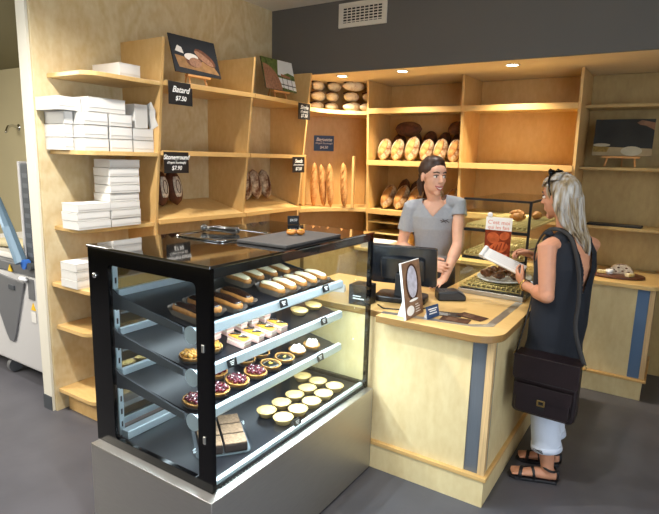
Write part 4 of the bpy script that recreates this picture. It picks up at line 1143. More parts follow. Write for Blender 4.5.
# bread board and slate in the dim bay
t = thing('bread_board', 'dark round wooden board with bread and cheese on the side counter', 'board', (-.335, 4.70, .8935))
b = MB(); b.lathe([(.18, 0), (.205, .004), (.205, .016), (.195, .02), (0, .02)], n=36); o = b.build('disc', mat('board_wood', '#5a3420', .4, var=.25, vscale=9, aniso=(1, 8, 8)), t); o.scale = (1, .68, 1)
t = thing('half_loaf', 'cut half loaf with seeded crumb on the round wooden board', 'bread', (-.30, 4.735, .914))
def half(k, y, z0=0, n=16): return [(.088*k*math.cos(PI*i/n), y, z0+.078*k*math.sin(PI*i/n)) for i in range(n+1)]
b = MB(); L = [[b.v(p) for p in half(k, y)] for k, y in ((1, -.028), (1.0, .0), (.93, .035), (.75, .065), (.4, .085), (.1, .09))]
for A, B in zip(L, L[1:]):
    for i in range(16): b.f([A[i], A[i+1], B[i+1], B[i]], True)
    b.f([A[-1], A[0], B[0], B[-1]])
b.f(L[0]); b.f(L[-1]); b.build('crust', M['crust_mix'], t)
b = MB(); b.prism([(p[0], p[2]) for p in half(.95, 0, .001)], 'y', -.030, -.0282); b.build('crumb', M['flour'], t)
b = MB()
for x, z in ((-.05, .03), (-.02, .05), (.01, .025), (.035, .05), (.055, .02), (-.035, .018)): b.ell((x, -.0305, z), (.009, .002, .006))
b.build('seeds', M['crust_brown'], t)
t = thing('dip_pot', 'small white pot beside the half loaf on the round board', 'pot', (-.375, 4.645, .914))
MB().lathe([(.022, 0), (.028, .036), (.025, .036), (.02, .01), (0, .01)], n=20).build('pot', M['white_bright'], t)
for k, (x, y, l) in enumerate(((-.425, 4.66, 'pale cheese wedge beside the white pot'), (-.235, 4.64, 'pale cheese wedge at the far end of the round board'))):
    t = thing('cheese_wedge', l, 'cheese', (x, y, .914), k, 'cheese on the round board')
    MB().prism([(-.035, -.02), (.035, -.012), (.03, .022), (-.03, .018)], 'z', 0, .024).build('wedge', M['cream'], t, bevel=.004)
    MB().prism([(-.036, -.021), (.036, -.013), (.036, -.0155), (-.036, -.0235)], 'z', .002, .022).build('rind', M['custard'], t)
t = thing('slate_tray', 'long black slate tray on the thin shelf above the bread board', 'tray', (-.405, 4.955, 1.2625), -.02)
MB().box((-.20, -.075, 0), (.20, .075, .014)).build('slab', M['black_matt'], t, bevel=.003)
MB().box((-.19, -.065, .0142), (.19, .065, .0155)).build('inset', M['slate'], t)

# dough machine in the kitchen passage
mc = thing('dough_sheeter', 'large grey dough machine on castors beyond the ply wall', 'machine', (-4.3, 2.3, 0))
MB().box((-5.2, 1.98, .135), (-3.545, 2.75, .86)).build('body', M['machine'], mc, True, .02, seg=3)
b = MB(); b.prism([(-4.45, .84), (-3.885, .80), (-4.06, .37), (-4.09, .32), (-4.15, .31), (-4.19, .36)], 'y', 1.965, 1.979); b.build('chute_panel', M['machine_grey'], mc, True, .004)
MB().box((-4.09, 1.955, .73), (-4.01, 1.9645, .765)).build('recess_handle', M['machine_dark'], mc, True, .003)
MB().tube([(-3.93, 1.972, .83), (-3.85, 1.962, .835)], .018, 12, dome=True).build('lever_knob', M['white_bright'], mc, True)
MB().box((-5.2, 1.97, .8605), (-3.56, 2.8, .94)).build('bed_frame', M['machine_grey'], mc, True, .01)
MB().box((-5.2, 2.02, .9405), (-3.9, 2.75, .985)).build('conveyor_bed', M['white'], mc, True, .01)
b = MB(); b.tube([(-4.75, 2.1, .99), (-4.4, 2.15, 1.03), (-4.05, 2.25, 1.0)], [.05, .09, .05], 10, dome=True, flat=.45); b.build('dough_sheet', M['cream_wall'], mc, True)
MB().box((-3.865, 1.99, .9405), (-3.75, 2.10, 1.66)).build('column', M['machine_dark'], mc, True, .008)
MB().box((-3.89, 1.985, .9405), (-3.8655, 2.11, 1.67)).build('column_edge', M['machine'], mc, True, .004)
for k in range(9): MB().box((-3.84, 1.9885, 1.0+k*.07), (-3.775, 1.9897, 1.03+k*.07)).build('slot', M['column_slot'], mc, True)
b = MB(); b.tube([(-4.16, 1.96, 1.40), (-3.99, 1.94, 1.20), (-3.84, 1.94, .96)], [.03, .04, .045], 8, False, flat=.6); b.build('guard_arm', M['machine_blue'], mc, True)
MB().cyl((-3.80, 1.93, .955), (-3.80, 1.969, .955), .035, n=20).build('pivot', mat('pivot_blue', '#2f62b0', .4), mc, True, sharp=40)
MB().cyl((-3.74, 1.935, .945), (-3.74, 1.969, .945), .028, n=20).build('pivot', M['machine_dark'], mc, True, sharp=40)
MB().box((-3.845, 1.973, .69), (-3.77, 1.9795, .84)).build('rating_plate', M['machine_grey'], mc, True)
b = MB(); b.prism([(-3.83, .61), (-3.77, .61), (-3.80, .665)], 'y', 1.975, 1.9795); b.build('warning_triangle', M['yellow'], mc, True)
b = MB(); b.prism([(-4.08, .87), (-4.02, .87), (-4.05, .92)], 'y', 1.958, 1.9645); b.build('warning_triangle', M['yellow'], mc, True)
MB().box((-3.83, 1.975, .52), (-3.77, 1.9795, .595)).build('label', M['white'], mc, True)
for x in (-5.0, -4.3, -3.66):
    for y in (2.06, 2.65):
        c_ = MB().cyl((x-.02, y, .056), (x+.02, y, .056), .055, n=20).build('castor', M['machine_grey'], mc, True, sharp=40)
        b = MB(); b.box((x-.03, y-.03, .112), (x+.03, y+.03, .1345)); b.build('bracket', M['machine_grey'], c_, True)
t = thing('wall_tap', 'small chrome hook on the cream kitchen wall', 'hook', (-6.93, 3.6, 2.02))
MB().tube([(0, 0, 0), (0, -.08, .02), (.02, -.14, 0), (.05, -.18, -.06)], .018, 8, dome=True).build('hook', M['chrome'], t)
MB().lathe([(0, 0), (.04, 0), (.04, .01), (0, .012)], n=20).build('rose', M['chrome'], t).rotation_euler = (PI/2, 0, 0)
# ------------------------------------------------------------------ people
from mathutils.bvhtree import BVHTree
class Fr:
    """local frame: side (left of the person), forward, up at a centre"""
    def __init__(s, c, fwd, up=(0, 0, 1)):
        s.c = V(c); s.f = V(fwd).normalized(); u = V(up); s.u = (u-s.f*u.dot(s.f)).normalized(); s.s = s.u.cross(s.f)
    def p(s, a, b, c): return s.c+s.s*a+s.f*b+s.u*c
    def rot(s):
        m = Matrix.Identity(3)
        for i in range(3): m[i][0], m[i][1], m[i][2] = s.s[i], s.f[i], s.u[i]
        return m
def limb(b, pts, rad, n=14): b.tube(pts, rad, n, dome=True)
def hand(b, wrist, d, nrm, thumb, curl=.5, k=1.0, spread=.12, fl=1.0):
    """d: towards the fingers, nrm: direction fingers curl to, thumb: side of the thumb"""
    w = V(wrist); d = V(d).normalized(); nrm = V(nrm); nrm = (nrm-d*nrm.dot(d)).normalized(); t = V(thumb); t = (t-d*t.dot(d)-nrm*t.dot(nrm)).normalized()
    b.loft([(w-d*.01, .024*k, .018*k, t, nrm), (w+d*.02*k, .030*k, .017*k, t, nrm), (w+d*.055*k, .040*k, .015*k, t, nrm), (w+d*.085*k, .040*k, .012*k, t, nrm)], 14)
    L = (.066, .075, .070, .054)
    for i in range(4):
        o = (.0295-.0195*i)*k
        base = w+d*(.08-.004*abs(i-1.2))*k+t*o
        dd = (d+t*(spread*(1.5-i)/1.5)).normalized()
        pts = [base-d*.02*k, base]; a = 0; p = base
        for q, seg in enumerate((.45, .32, .23)):
            a += curl*(.7 if q == 0 else .95)
            p = p+(dd*math.cos(a)+nrm*math.sin(a))*L[i]*k*seg*fl; pts.append(p)
        r = (.0088 if i < 3 else .0075)*k
        b.tube(pts, [r, r, r*.96, r*.9, r*.8], 10, dome=True)
    p0 = w+d*.022*k+t*.022*k; p1 = p0+(d*.55+t*.7+nrm*.3).normalized()*.038*k; p2 = p1+(d*.85+t*.25+nrm*.45).normalized()*.030*k; p3 = p2+(d*.9+nrm*.5-t*.05).normalized()*.024*k
    b.tube([p0, p1, p2, p3], [.014*k, .0115*k, .0098*k, .0085*k], 10, dome=True)
def head_prims(b, h, k=1.0):
    """h: Fr at the middle of the head"""
    Q = h.rot()
    b.ell(h.p(0, -.012*k, .030*k), (.073*k, .092*k, .084*k), Q)
    b.ell(h.p(0, .022*k, -.030*k), (.057*k, .062*k, .078*k), Q)
    b.ell(h.p(0, .022*k, -.064*k), (.046*k, .052*k, .042*k), Q)
    b.ell(h.p(0, .058*k, -.098*k), (.022*k, .019*k, .017*k), Q)
    b.ell(h.p(0, .056*k, .036*k), (.052*k, .026*k, .036*k), Q)
    for s in (-1, 1):
        b.ell(h.p(s*.032*k, .056*k, -.022*k), (.020*k, .019*k, .022*k), Q)
        b.ell(h.p(s*.074*k, -.006*k, -.008*k), (.008*k, .017*k, .029*k), Q)
        b.ell(h.p(s*.026*k, .074*k, .020*k), (.018*k, .010*k, .007*k), Q)
    b.tube([h.p(0, .074*k, .018*k), h.p(0, .090*k, -.006*k), h.p(0, .100*k, -.024*k)], [.008*k, .010*k, .0115*k], 10, dome=True)
    for s in (-1, 1): b.ell(h.p(s*.010*k, .088*k, -.028*k), (.008*k, .009*k, .006*k), Q)
    b.ell(h.p(0, .075*k, -.060*k), (.024*k, .014*k, .012*k), Q)
def face_parts(par, h, k=1.0, smile=True, brow='brow'):
    Q = h.rot()
    for s in (-1, 1):
        e = MB().ell(h.p(s*.030*k, .0705*k, .003*k), (.0125*k, .011*k, .0085*k), Q).build('eye', M['eye_white'], par, True)
        MB().ell(h.p(s*.030*k+.001, .0788*k, .003*k), (.0058*k, .0036*k, .0062*k), Q).build('iris', M['iris'], e, True)
        MB().tube([h.p(s*.014*k, .079*k, .010*k), h.p(s*.030*k, .0815*k, .0135*k), h.p(s*.045*k, .070*k, .008*k)], [.002*k, .0028*k, .0018*k], 6).build('eyelid', M['brow'], e, True)
        MB().tube([h.p(s*.012*k, .084*k, .026*k), h.p(s*.030*k, .083*k, .032*k), h.p(s*.048*k, .068*k, .025*k)], [.003*k, .0038*k, .002*k], 6).build('eyebrow', M[brow], par, True)
    m = MB()
    if smile:
        m.tube([h.p(-.029*k, .074*k, -.052*k), h.p(-.014*k, .088*k, -.0575*k), h.p(0, .091*k, -.0575*k), h.p(.014*k, .088*k, -.0575*k), h.p(.029*k, .074*k, -.052*k)], [.002*k, .0042*k, .0046*k, .0042*k, .002*k], 8)
        m.tube([h.p(-.027*k, .073*k, -.054*k), h.p(-.014*k, .086*k, -.0715*k), h.p(0, .089*k, -.0755*k), h.p(.014*k, .086*k, -.0715*k), h.p(.027*k, .073*k, -.054*k)], [.002*k, .004*k, .0045*k, .004*k, .002*k], 8)
        l = m.build('lips', M['lip'], par, True)
        MB().tube([h.p(-.022*k, .077*k, -.0575*k), h.p(0, .0885*k, -.0655*k), h.p(.022*k, .077*k, -.0575*k)], [.003*k, .0072*k, .003*k], 8).build('teeth', M['teeth'], l, True)
    else:
        m.tube([h.p(-.022*k, .073*k, -.060*k), h.p(0, .0855*k, -.060*k), h.p(.022*k, .073*k, -.060*k)], [.002*k, .0048*k, .002*k], 8); m.build('lips', M['lip'], par, True)

# ---- server
FB = V((.3, -.95, 0)).normalized(); SB_ = V((0, 0, 1)).cross(FB)
hs = Fr((-1.352, 3.335, 1.652), (.80, -.58, -.06))
hk = 1.06
C0_ = V((-1.365, 3.42, 1.455))
shR, elR, wrR = C0_-SB_*.155+V((0, 0, -.02)), V((-1.572, 3.375, 1.165)), V((-1.315, 3.235, 1.085))
shL, elL, wrL = C0_+SB_*.155+V((0, 0, .012)), V((-1.172, 3.39, 1.215)), V((-1.208, 3.262, .996))
tor = [((-1.415, 3.58, .93), .150, .115), ((-1.41, 3.565, 1.0), .145, .110), ((-1.39, 3.53, 1.10), .122, .095), ((-1.377, 3.49, 1.20), .128, .10), ((-1.372, 3.455, 1.30), .148, .113), ((-1.367, 3.43, 1.38), .150, .100), ((-1.365, 3.42, 1.445), .125, .075), ((-1.365, 3.415, 1.49), .065, .055)]
def rings_of(t, g, s, f): return [(c, rx+g, ry+g, s, f) for c, rx, ry in t]
b = MB()
b.loft(rings_of(tor, 0, SB_, FB), 24)
limb(b, [shR+SB_*.05, shR, elR, wrR], [.05, .050, .040, .026]); limb(b, [shL-SB_*.05, shL, elL, wrL], [.05, .050, .040, .026])
limb(b, [elR, elR.lerp(wrR, .35)], [.039, .040]); limb(b, [elL, elL.lerp(wrL, .35)], [.039, .040])
limb(b, [(-1.366, 3.42, 1.44), (-1.362, 3.40, 1.50), hs.p(0, -.025, -.07)], [.055, .046, .045])
head_prims(b, hs, hk)
hand(b, wrR, (.98, -.02, -.06), (.15, .9, -.35), (0, .05, 1), .45, .95, .1, 1.0)
hand(b, wrL, (-.22, -.95, -.26), (0, -.15, -1), (-1, .2, 0), .06, .95, .25, .9)
# legs
for s in (-1, 1):
    hp = V((-1.415, 3.58, .92))+SB_*.075*s; limb(b, [hp, hp+V((0, .0, -.42)), hp+V((0, .03, -.84))], [.09, .058, .038])
    limb(b, [hp+V((0, .03, -.86)), hp+FB*.15+V((0, .03, -.885))], [.033, .028])
srv = thing('person', 'smiling woman in grey shirt leaning with one hand on the counter behind the screen', 'person', (-1.39, 3.57, 0))
me = remeshed('body', b, .0048, 3); body = link('body', me, M['skin'], srv, True)
face_parts(srv, hs, hk)
b = MB()
b.ell(hs.p(0, -.020*hk, .042*hk), (.0785*hk, .093*hk, .084*hk), hs.rot(), 24, 14)
b.ell(hs.p(0, -.002*hk, .086*hk), (.062*hk, .066*hk, .040*hk), hs.rot(), 20, 12)
for s in (-1, 1): b.ell(hs.p(s*.060*hk, -.032*hk, .036*hk), (.0215*hk, .044*hk, .044*hk), hs.rot())
b.ell(hs.p(0, -.105*hk, -.005*hk), (.045, .04, .045), hs.rot())
b.tube([hs.p(0, -.10, 0), hs.p(-.01, -.128, -.06), hs.p(-.014, -.122, -.10), hs.p(-.016, -.116, -.14)], [.034, .034, .024, .008], 12, dome=True)
link('hair', remeshed('hair', b, .005, 3), M['hair_brown'], srv, True)
# t-shirt
b = MB(); b.loft(rings_of([t for t in tor if t[0][2] > 1.05], .013, SB_, FB)[:-1]+[((-1.365, 3.415, 1.497), .085, .06, SB_, FB)], 28)
b.loft([((-1.394, 3.545, 1.055), .148, .117, SB_, FB), ((-1.38, 3.525, 1.10), .137, .110, SB_, FB)], 28)
for sh, el, s in ((shR, elR, -1), (shL, elL, 1)):
    e = sh.lerp(el, .60 if s < 0 else .30); b.tube([sh-SB_*s*.06+V((0, 0, .0)), sh, e], [.054, .058, .058], 18)
    b.tube([sh-SB_*s*.10+V((0, 0, .020)), sh+V((0, 0, -.002))], [.046, .054], 16, dome=True)
sm = remeshed('shirt', b, .006, 3)
def scoop(c, n):
    d = c-V((-1.364, 3.41, 0)); a = d.dot(SB_); f_ = d.dot(FB)
    if c.z > 1.415 and math.hypot(a, f_) < .072: return True
    return f_ > 0 and c.z > 1.385+abs(a)*1.15 and abs(a) < .078
cut_faces(sm, scoop)
for sh, el, s in ((shR, elR, -1), (shL, elL, 1)):
    ax = (el-sh).normalized(); q = sh.lerp(el, .60 if s < 0 else .30)
    cut_faces(sm, lambda c, n: (c-q).dot(ax) > -.008 and n.dot(ax) > .55 and (c-q).length < .09)
shirt = link('shirt', sm, M['shirt_grey'], srv, False)
bv = BVHTree.FromPolygons([v.co.copy() for v in sm.vertices], [tuple(p.vertices) for p in sm.polygons])
def onshirt(a, z):
    o = V((-1.37, 3.43, z))+SB_*a+FB*.5; hit = bv.ray_cast(o, -FB)
    return (hit[0]+FB*.002) if hit[0] else o-FB*.38
sm.transform(Matrix.Translation(-srv.location))
b = MB()
for k, (a0, z0, a1, z1) in enumerate(((.055, 1.352, .10, 1.372), (.065, 1.375, .088, 1.348), (.05, 1.366, .072, 1.36), (.09, 1.362, .108, 1.352))):
    b.tube([onshirt(a0, z0), onshirt((a0+a1)/2, (z0+z1)/2), onshirt(a1, z1)], .0022, 5)
b.build('shirt_emblem', M['brow'], shirt, True)
b = MB(); b.loft([((-1.415, 3.58, .90), .164, .13, SB_, FB), ((-1.41, 3.57, .98), .160, .126, SB_, FB), ((-1.391, 3.54, 1.075), .138, .110, SB_, FB)], 28)
for s in (-1, 1):
    hp = V((-1.415, 3.58, .92))+SB_*.075*s; b.tube([hp, hp+V((0, 0, -.42)), hp+V((0, .03, -.82))], [.090, .072, .060], 18)
link('trousers', remeshed('trousers', b, .009, 3), M['apron'], srv, True)
for s in (-1, 1):
    hp = V((-1.415, 3.61, 0))+SB_*.075*s
    b = MB(); u = SB_; q = [(-.06, .03, .028), (0, .038, .045), (.08, .04, .036), (.15, .042, .026), (.19, .03, .018)]
    b.loft([(hp+FB*a+V((0, 0, h_+.004)), w_+.004, h_+.003, u, V((0, 0, 1))) for a, w_, h_ in q], 16); b.build('shoe', M['sandal'], srv, True)

# ---- customer
FC = V((-.85, .5, 0)).normalized(); SC_ = V((0, 0, 1)).cross(FC)
hc = Fr((-.520, 3.05, 1.578), (-.93, .36, -.10))
ck = 1.0
CC = V((-.445, 3.03, 1.335))
cL, ceL, cwL = CC+SC_*.165, V((-.500, 2.842, 1.085)), V((-.650, 3.015, 1.088))
cR, ceR, cwR = CC-SC_*.165, V((-.43, 3.30, 1.11)), V((-.640, 3.175, 1.228))
tor2 = [((-.468, 3.035, .80), .148, .106), ((-.462, 3.04, .90), .154, .112), ((-.46, 3.04, 1.02), .150, .112), ((-.46, 3.035, 1.12), .152, .112), ((-.455, 3.03, 1.22), .160, .118), ((-.450, 3.03, 1.30), .155, .098), ((-.446, 3.03, 1.355), .115, .070), ((-.452, 3.035, 1.395), .06, .052)]
b = MB(); b.loft(rings_of(tor2, 0, SC_, FC), 24)
limb(b, [cL-SC_*.04, cL, ceL, cwL], [.05, .050, .042, .026]); limb(b, [cR+SC_*.04, cR, ceR, cwR], [.05, .050, .042, .026])
limb(b, [ceL, ceL.lerp(cwL, .35)], [.040, .041]); limb(b, [ceR, ceR.lerp(cwR, .35)], [.040, .041])
limb(b, [(-.447, 3.03, 1.35), (-.47, 3.04, 1.42), hc.p(0, -.03, -.06)], [.058, .051, .050])
head_prims(b, hc, ck)
hand(b, cwL, (-.62, .55, .42), (.25, .75, .5), (-.2, -.5, .85), .50, .98)
hand(b, cwR, (-.85, -.10, .22), (-.15, -.55, -.75), (-.2, .3, .9), .75, .98)
hipz = .84
legs = []
for s, kn, an in ((1, (-.475, 2.955, .47), (-.425, 2.965, .085)), (-1, (-.49, 3.13, .47), (-.435, 3.155, .085))):
    hp = V((-.465, 3.04, hipz))+SC_*.072*s; limb(b, [hp, kn, V(kn).lerp(V(an), .35), an], [.078, .060, .054, .034]); legs.append((hp, V(kn), V(an)))
feet = [((-.405, 2.972), (-.578, 2.925)), ((-.425, 3.17), (-.585, 3.125))]
for (h_, t_), (hp, kn, an) in zip(feet, legs):
    h3, t3 = V((*h_, .045)), V((*t_, .036)); d = (t3-h3).normalized(); sd = V((0, 0, 1)).cross(d).normalized()
    limb(b, [an, h3+V((0, 0, .005))], [.034, .030])
    b.loft([(h3-d*.03+V((0, 0, .0)), .022, .022, sd, V((0, 0, 1))), (h3, .030, .028, sd, V((0, 0, 1))), (h3+d*.08+V((0, 0, .006)), .034, .030, sd, V((0, 0, 1))), (t3-d*.02, .042, .018, sd, V((0, 0, 1))), (t3+d*.01-V((0, 0, .004)), .038, .013, sd, V((0, 0, 1)))], 16)
    for q in range(5):
        p0 = t3+sd*(.030-.0155*q)+V((0, 0, -.004)); r_ = .011 if q == (0 if False else 4) else .0085
        b.tube([p0, p0+d*(.030-.004*abs(q-2.5))+V((0, 0, -.002))], [r_, r_*.9], 8, dome=True)
cus = thing('person', 'blonde woman in navy sleeveless top and white trousers writing at the counter', 'person', (-.46, 3.05, 0))
link('body', remeshed('body', b, .0048, 3), M['skin2'], cus, True)
face_parts(cus, hc, ck, False)
# hair: shell, long back fall and loose strands
b = MB(); Q = hc.rot()
b.ell(hc.p(0, -.020, .036), (.080, .092, .088), Q, 24, 14)
b.ell(hc.p(0, .028, .076), (.060, .064, .044), Q, 20, 12)
for s in (-1, 1): b.ell(hc.p(s*.062, -.035, .0), (.022, .050, .075), Q)
bk = V((.9, -.05, 0)).normalized(); sd = V((0, 0, 1)).cross(bk)
fall = [((-.490, 3.05, 1.65), .072, .055), ((-.470, 3.05, 1.58), .082, .062), ((-.452, 3.047, 1.50), .082, .056), ((-.425, 3.043, 1.43), .078, .044), ((-.385, 3.035, 1.37), .070, .030), ((-.365, 3.03, 1.32), .046, .020), ((-.355, 3.028, 1.285), .018, .010)]
b.loft([(c, a, d_, sd, bk) for c, a, d_ in fall], 22)
b.tube([hc.p(.074, -.02, .02), hc.p(.080, -.035, -.06), hc.p(.070, -.06, -.13), hc.p(.05, -.09, -.19)], [.016, .020, .016, .008], 10, dome=True)
hm = remeshed('hair', b, .005, 2)
b = MB(); rnd = random.Random(5)
for k in range(70):
    a = 2*PI*rnd.random(); pts = []; j = rnd.uniform(.97, 1.07)
    n0 = rnd.choice((0, 0, 1)); n1 = rnd.choice((4, 5, 6, 6))
    for i in range(n0, n1+1):
        c, rx, ry = fall[i]; aa = a+.06*math.sin(i+k)
        pts.append(V(c)+sd*rx*j*math.cos(aa)+bk*ry*j*math.sin(aa)+V((0, 0, rnd.uniform(-.006, .006))))
    if len(pts) > 2: b.tube(pts, [.003]+[.0045]*(len(pts)-2)+[.0012], 5)
for k in range(26):
    a = -1.2+2.4*k/25; pts = []
    for i in range(7):
        t_ = i/6; th = .35+1.5*t_
        pts.append(hc.p(.084*math.sin(a)*math.sin(th*.95+.25), .096*math.cos(th)*.98-.022+.01, .036+.092*math.sin(th)*math.cos(a*.75)))
    b.tube(pts, [.002]+[.0042]*5+[.003], 5)
bm = bmesh.new(); bm.from_mesh(hm); tmp = b.mesh('s'); bm.from_mesh(tmp); bm.to_mesh(hm); bm.free(); hm.shade_smooth()
link('hair', hm, M['hair_blond'], cus, True)
# sleeveless top
b = MB(); b.loft(rings_of([((-.474, 3.03, .69), .166, .118)]+tor2[:-1], .017, SC_, FC), 30)
for s in (1, -1): b.tube([CC+SC_*s*.05+V((0, 0, .026)), CC+SC_*s*.098+V((0, 0, .010))], [.056, .050], 16, dome=True)
b.tube([CC+SC_*.11+FC*.05+V((0, 0, -.02)), CC+SC_*.11+FC*.045+V((0, 0, .02))], [.03, .03], 12, dome=True)
tm = remeshed('top', b, .006, 3)
def vback(c, n):
    d = c-V((-.452, 3.035, 0)); a = d.dot(SC_); f_ = d.dot(FC)
    if c.z > 1.365 and math.hypot(a, f_) < .078: return True
    return f_ < 0 and c.z > 1.09 and abs(a) < (c.z-1.09)*.22 and abs(a) < .06
cut_faces(tm, vback)
link('top', tm, M['navy'], cus, True)
b = MB()
for k in range(5): b.ell(CC+SC_*.125+FC*.03+V((.01*math.cos(k*1.3), .012*math.sin(k*1.3), .058+.004*(k % 2))), (.016, .013, .012))
link('shoulder_bow', remeshed('bow', b, .004, 1), M['navy'], cus, True)
# white cropped trousers
b = MB(); b.loft([((-.465, 3.037, .70), .150, .108, SC_, FC), ((-.465, 3.04, .86), .150, .108, SC_, FC), ((-.46, 3.045, .94), .145, .10, SC_, FC)], 26)
for hp, kn, an in legs:
    c1 = kn.lerp(an, .70); b.tube([hp+V((0, 0, -.03)), hp.lerp(kn, .6), kn, c1], [.086, .080, .076, .078], 20)
pm_ = remeshed('trousers', b, .007, 3)
cut_faces(pm_, lambda c, n: c.z < .24 and n.z < -.6)
tr = link('trousers', pm_, M['trousers'], cus, True)
for hp, kn, an in legs:
    c1 = kn.lerp(an, .70); c0 = kn.lerp(an, .62)
    b = MB(); b.tube([c0, c1], [.0805, .083], 24); b.build('rolled_cuff', M['trousers'], tr, True)
    b = MB()
    for q in (-1, 1): b.tube([c1+V((-.03, -.078, .012)), c1+V((-.03+q*.02, -.088, .02)), c1+V((-.03+q*.028, -.086, .004)), c1+V((-.03, -.08, .01))], .0022, 5)
    b.build('cuff_tie', M['machine_dark'], tr, True)
# sandals
for (h_, t_), nm_ in zip(feet, ('l', 'r')):
    h3, t3 = V((*h_, 0)), V((*t_, 0)); d = (t3-h3).normalized(); sd_ = V((0, 0, 1)).cross(d)
    b = MB()
    out = [(-.042, 0), (-.03, .028), (.05, .033), (.12, .042), (.19, .046), (.222, .030), (.232, 0), (.222, -.030), (.19, -.046), (.12, -.040), (.05, -.032), (-.03, -.028)]
    L_ = (t3-h3).length/.18
    P = [(h3+d*a*L_*.98+sd_*w_) for a, w_ in out]
    b.prism([(p.x, p.y) for p in P], 'z', .002, .019); so = b.build('sandal', M['sandal'], cus, True, .004)
    b = MB()
    def over(a, w_, z, r=.0065, sk=0): b.tube([h3+d*(a+sk)*L_+sd_*w_+V((0, 0, .018)), h3+d*(a+sk*.5)*L_+sd_*w_*.72+V((0, 0, z*.82)), h3+d*a*L_+V((0, 0, z)), h3+d*(a-sk*.5)*L_-sd_*w_*.72+V((0, 0, z*.82)), h3+d*(a-sk)*L_-sd_*w_+V((0, 0, .018))], r, 8, flat=.5, side=tuple(d))
    over(.155, .046, .060, .010, .01); over(.10, .040, .078, .008, -.015)
    b.tube([h3+d*.155*L_+V((0, 0, .060)), h3+d*.10*L_+V((0, 0, .080)), h3+d*.045*L_+V((0, 0, .094))], .006, 8, flat=.5, side=tuple(sd_))
    n_ = 14; b.tube([h3+d*(.012+.038*math.cos(2*PI*i/n_))+sd_*.041*math.sin(2*PI*i/n_)+V((0, 0, .088+.010*math.cos(2*PI*i/n_))) for i in range(n_+1)], .0065, 8)
    b.tube([h3-d*.036+V((0, 0, .018)), h3-d*.036+V((0, 0, .075))], .008, 8)
    b.build('strap', M['sandal'], so, True)
# gold bracelet watch on the near wrist
ax = (cwL-ceL).normalized(); p_ = cwL-ax*.012; u = ax.cross(V((0, 0, 1))).normalized(); w_ = ax.cross(u)
b = MB(); b.tube([p_+(u*math.cos(2*PI*i/20)+w_*math.sin(2*PI*i/20))*.031 for i in range(21)], .0075, 8, flat=.45, side=tuple(ax)); wt_ = b.build('wristwatch', M['gold'], cus, True)
b = MB(); b.cyl(p_+u*.030-w_*.010, p_+u*.038-w_*.012, .014, n=16); b.build('dial', M['white_bright'], wt_, True)

# things the customer carries
t = thing('sunglasses', 'black sunglasses pushed up on the blonde hair of the customer', 'sunglasses', tuple(hc.p(0, 0, .1)))
b = MB()
for s in (-1, 1):
    L_ = [(hc.p(s*(.036+.030*math.cos(2*PI*i/16)), .020+.014*math.sin(2*PI*i/16), .134+.016*math.sin(2*PI*i/16)-.012*abs(math.cos(2*PI*i/16)))) for i in range(17)]
    b.tube(L_, .004, 6)
b.tube([hc.p(-.008, .022, .138), hc.p(.008, .022, .138)], .004, 6); fr = b.build('rims', M['black_gloss'], t, True)
for s in (-1, 1):
    b = MB(); b.ell(hc.p(s*.036, .021, .131), (.029, .012, .015), hc.rot()); b.build('tinted_lens', M['black_gloss'], t, True)
    b = MB(); b.tube([hc.p(s*.066, .018, .124), hc.p(s*.086, .012, .088), hc.p(s*.090, .006, .045), hc.p(s*.086, .0, .01)], [.006, .005, .004, .003], 6); b.build('temple', M['black_gloss'], t, True)
t = thing('notepad', 'white folded order pad held in the near hand of the customer', 'notepad', (-.80, 3.12, 1.185))
d = V((-.24, .0, .085)).normalized(); n_ = V((-.1, -.62, .75)); n_ = (n_-d*n_.dot(d)).normalized()
X = frame_of(tuple(d), tuple(n_))
b = MB(X); b.boxc((0, 0, 0), (.25, .075, .012)); b.build('sheets', M['paper'], t, bevel=.002)
b = MB(X); b.tube([(.128, -.0375, .004), (.128, .0375, .004)], .014, 14); b.build('rolled_edge', M['paper'], t, sharp=40)
b = MB(X)
for k in range(5): b.box((-.10, -.03+.012*k, .0062), (.09, -.0285+.012*k, .0064))
b.build('ruled_lines', M['sign_blue'], t)
t = thing('pen', 'slim silver pen in the writing hand of the customer', 'pen', (-.70, 3.17, 1.26))
MB().tube([(-.068, -.012, -.02), (.06, -.01, .014)], .0042, 8).build('barrel', M['chrome'], t); MB().cyl((-.08, -.012, -.023), (-.068, -.012, -.02), .0012, .004, 8).build('tip', M['black'], t)
# shoulder bag
bl = V((-.452, 2.758, .46)); ru = V((.99, -.04, .0)).normalized(); rn = V((-.04, -.99, 0)).normalized()
t = thing('shoulder_bag', 'dark brown leather messenger bag hanging at the hip of the customer', 'bag', tuple(bl))
X = frame_of(tuple(ru), tuple(rn))      # x along the bag, y up, z outwards
b = MB(X); b.prism(rpoly(-.155, 0, .155, .308, .03), 'z', -.10, -.002); b.build('body', M['leather'], t, bevel=.012, seg=3)
b = MB(X); b.prism(rpoly(-.135, .02, .135, .165, .022), 'z', -.0015, .026); pk_ = b.build('front_pocket', M['leather'], t, bevel=.009, seg=3)
b = MB(X); b.prism(rpoly(-.14, .095, .14, .175, .03, (1, 1, 0, 0)), 'z', .0265, .032); b.build('pocket_flap', M['leather'], pk_, bevel=.002)
b = MB(X); b.prism(rpoly(-.016, .055, .016, .115, .005), 'z', .0325, .036); b.build('pocket_strap', M['leather_strap'], pk_, bevel=.001)
b = MB(X); b.ring(rpoly(-.020, .078, .020, .110, .004), rpoly(-.012, .085, .012, .103, .003), 'z', .0362, .041); b.build('buckle', M['brass'], pk_, bevel=.001)
b = MB(X); b.prism(rpoly(-.16, .178, .16, .318, .035, (1, 1, 0, 0)), 'z', -.0015, .012); b.prism(rpoly(-.16, .309, .16, .320, .003), 'z', -.11, .012); b.build('flap', M['leather'], t, bevel=.006, seg=3)
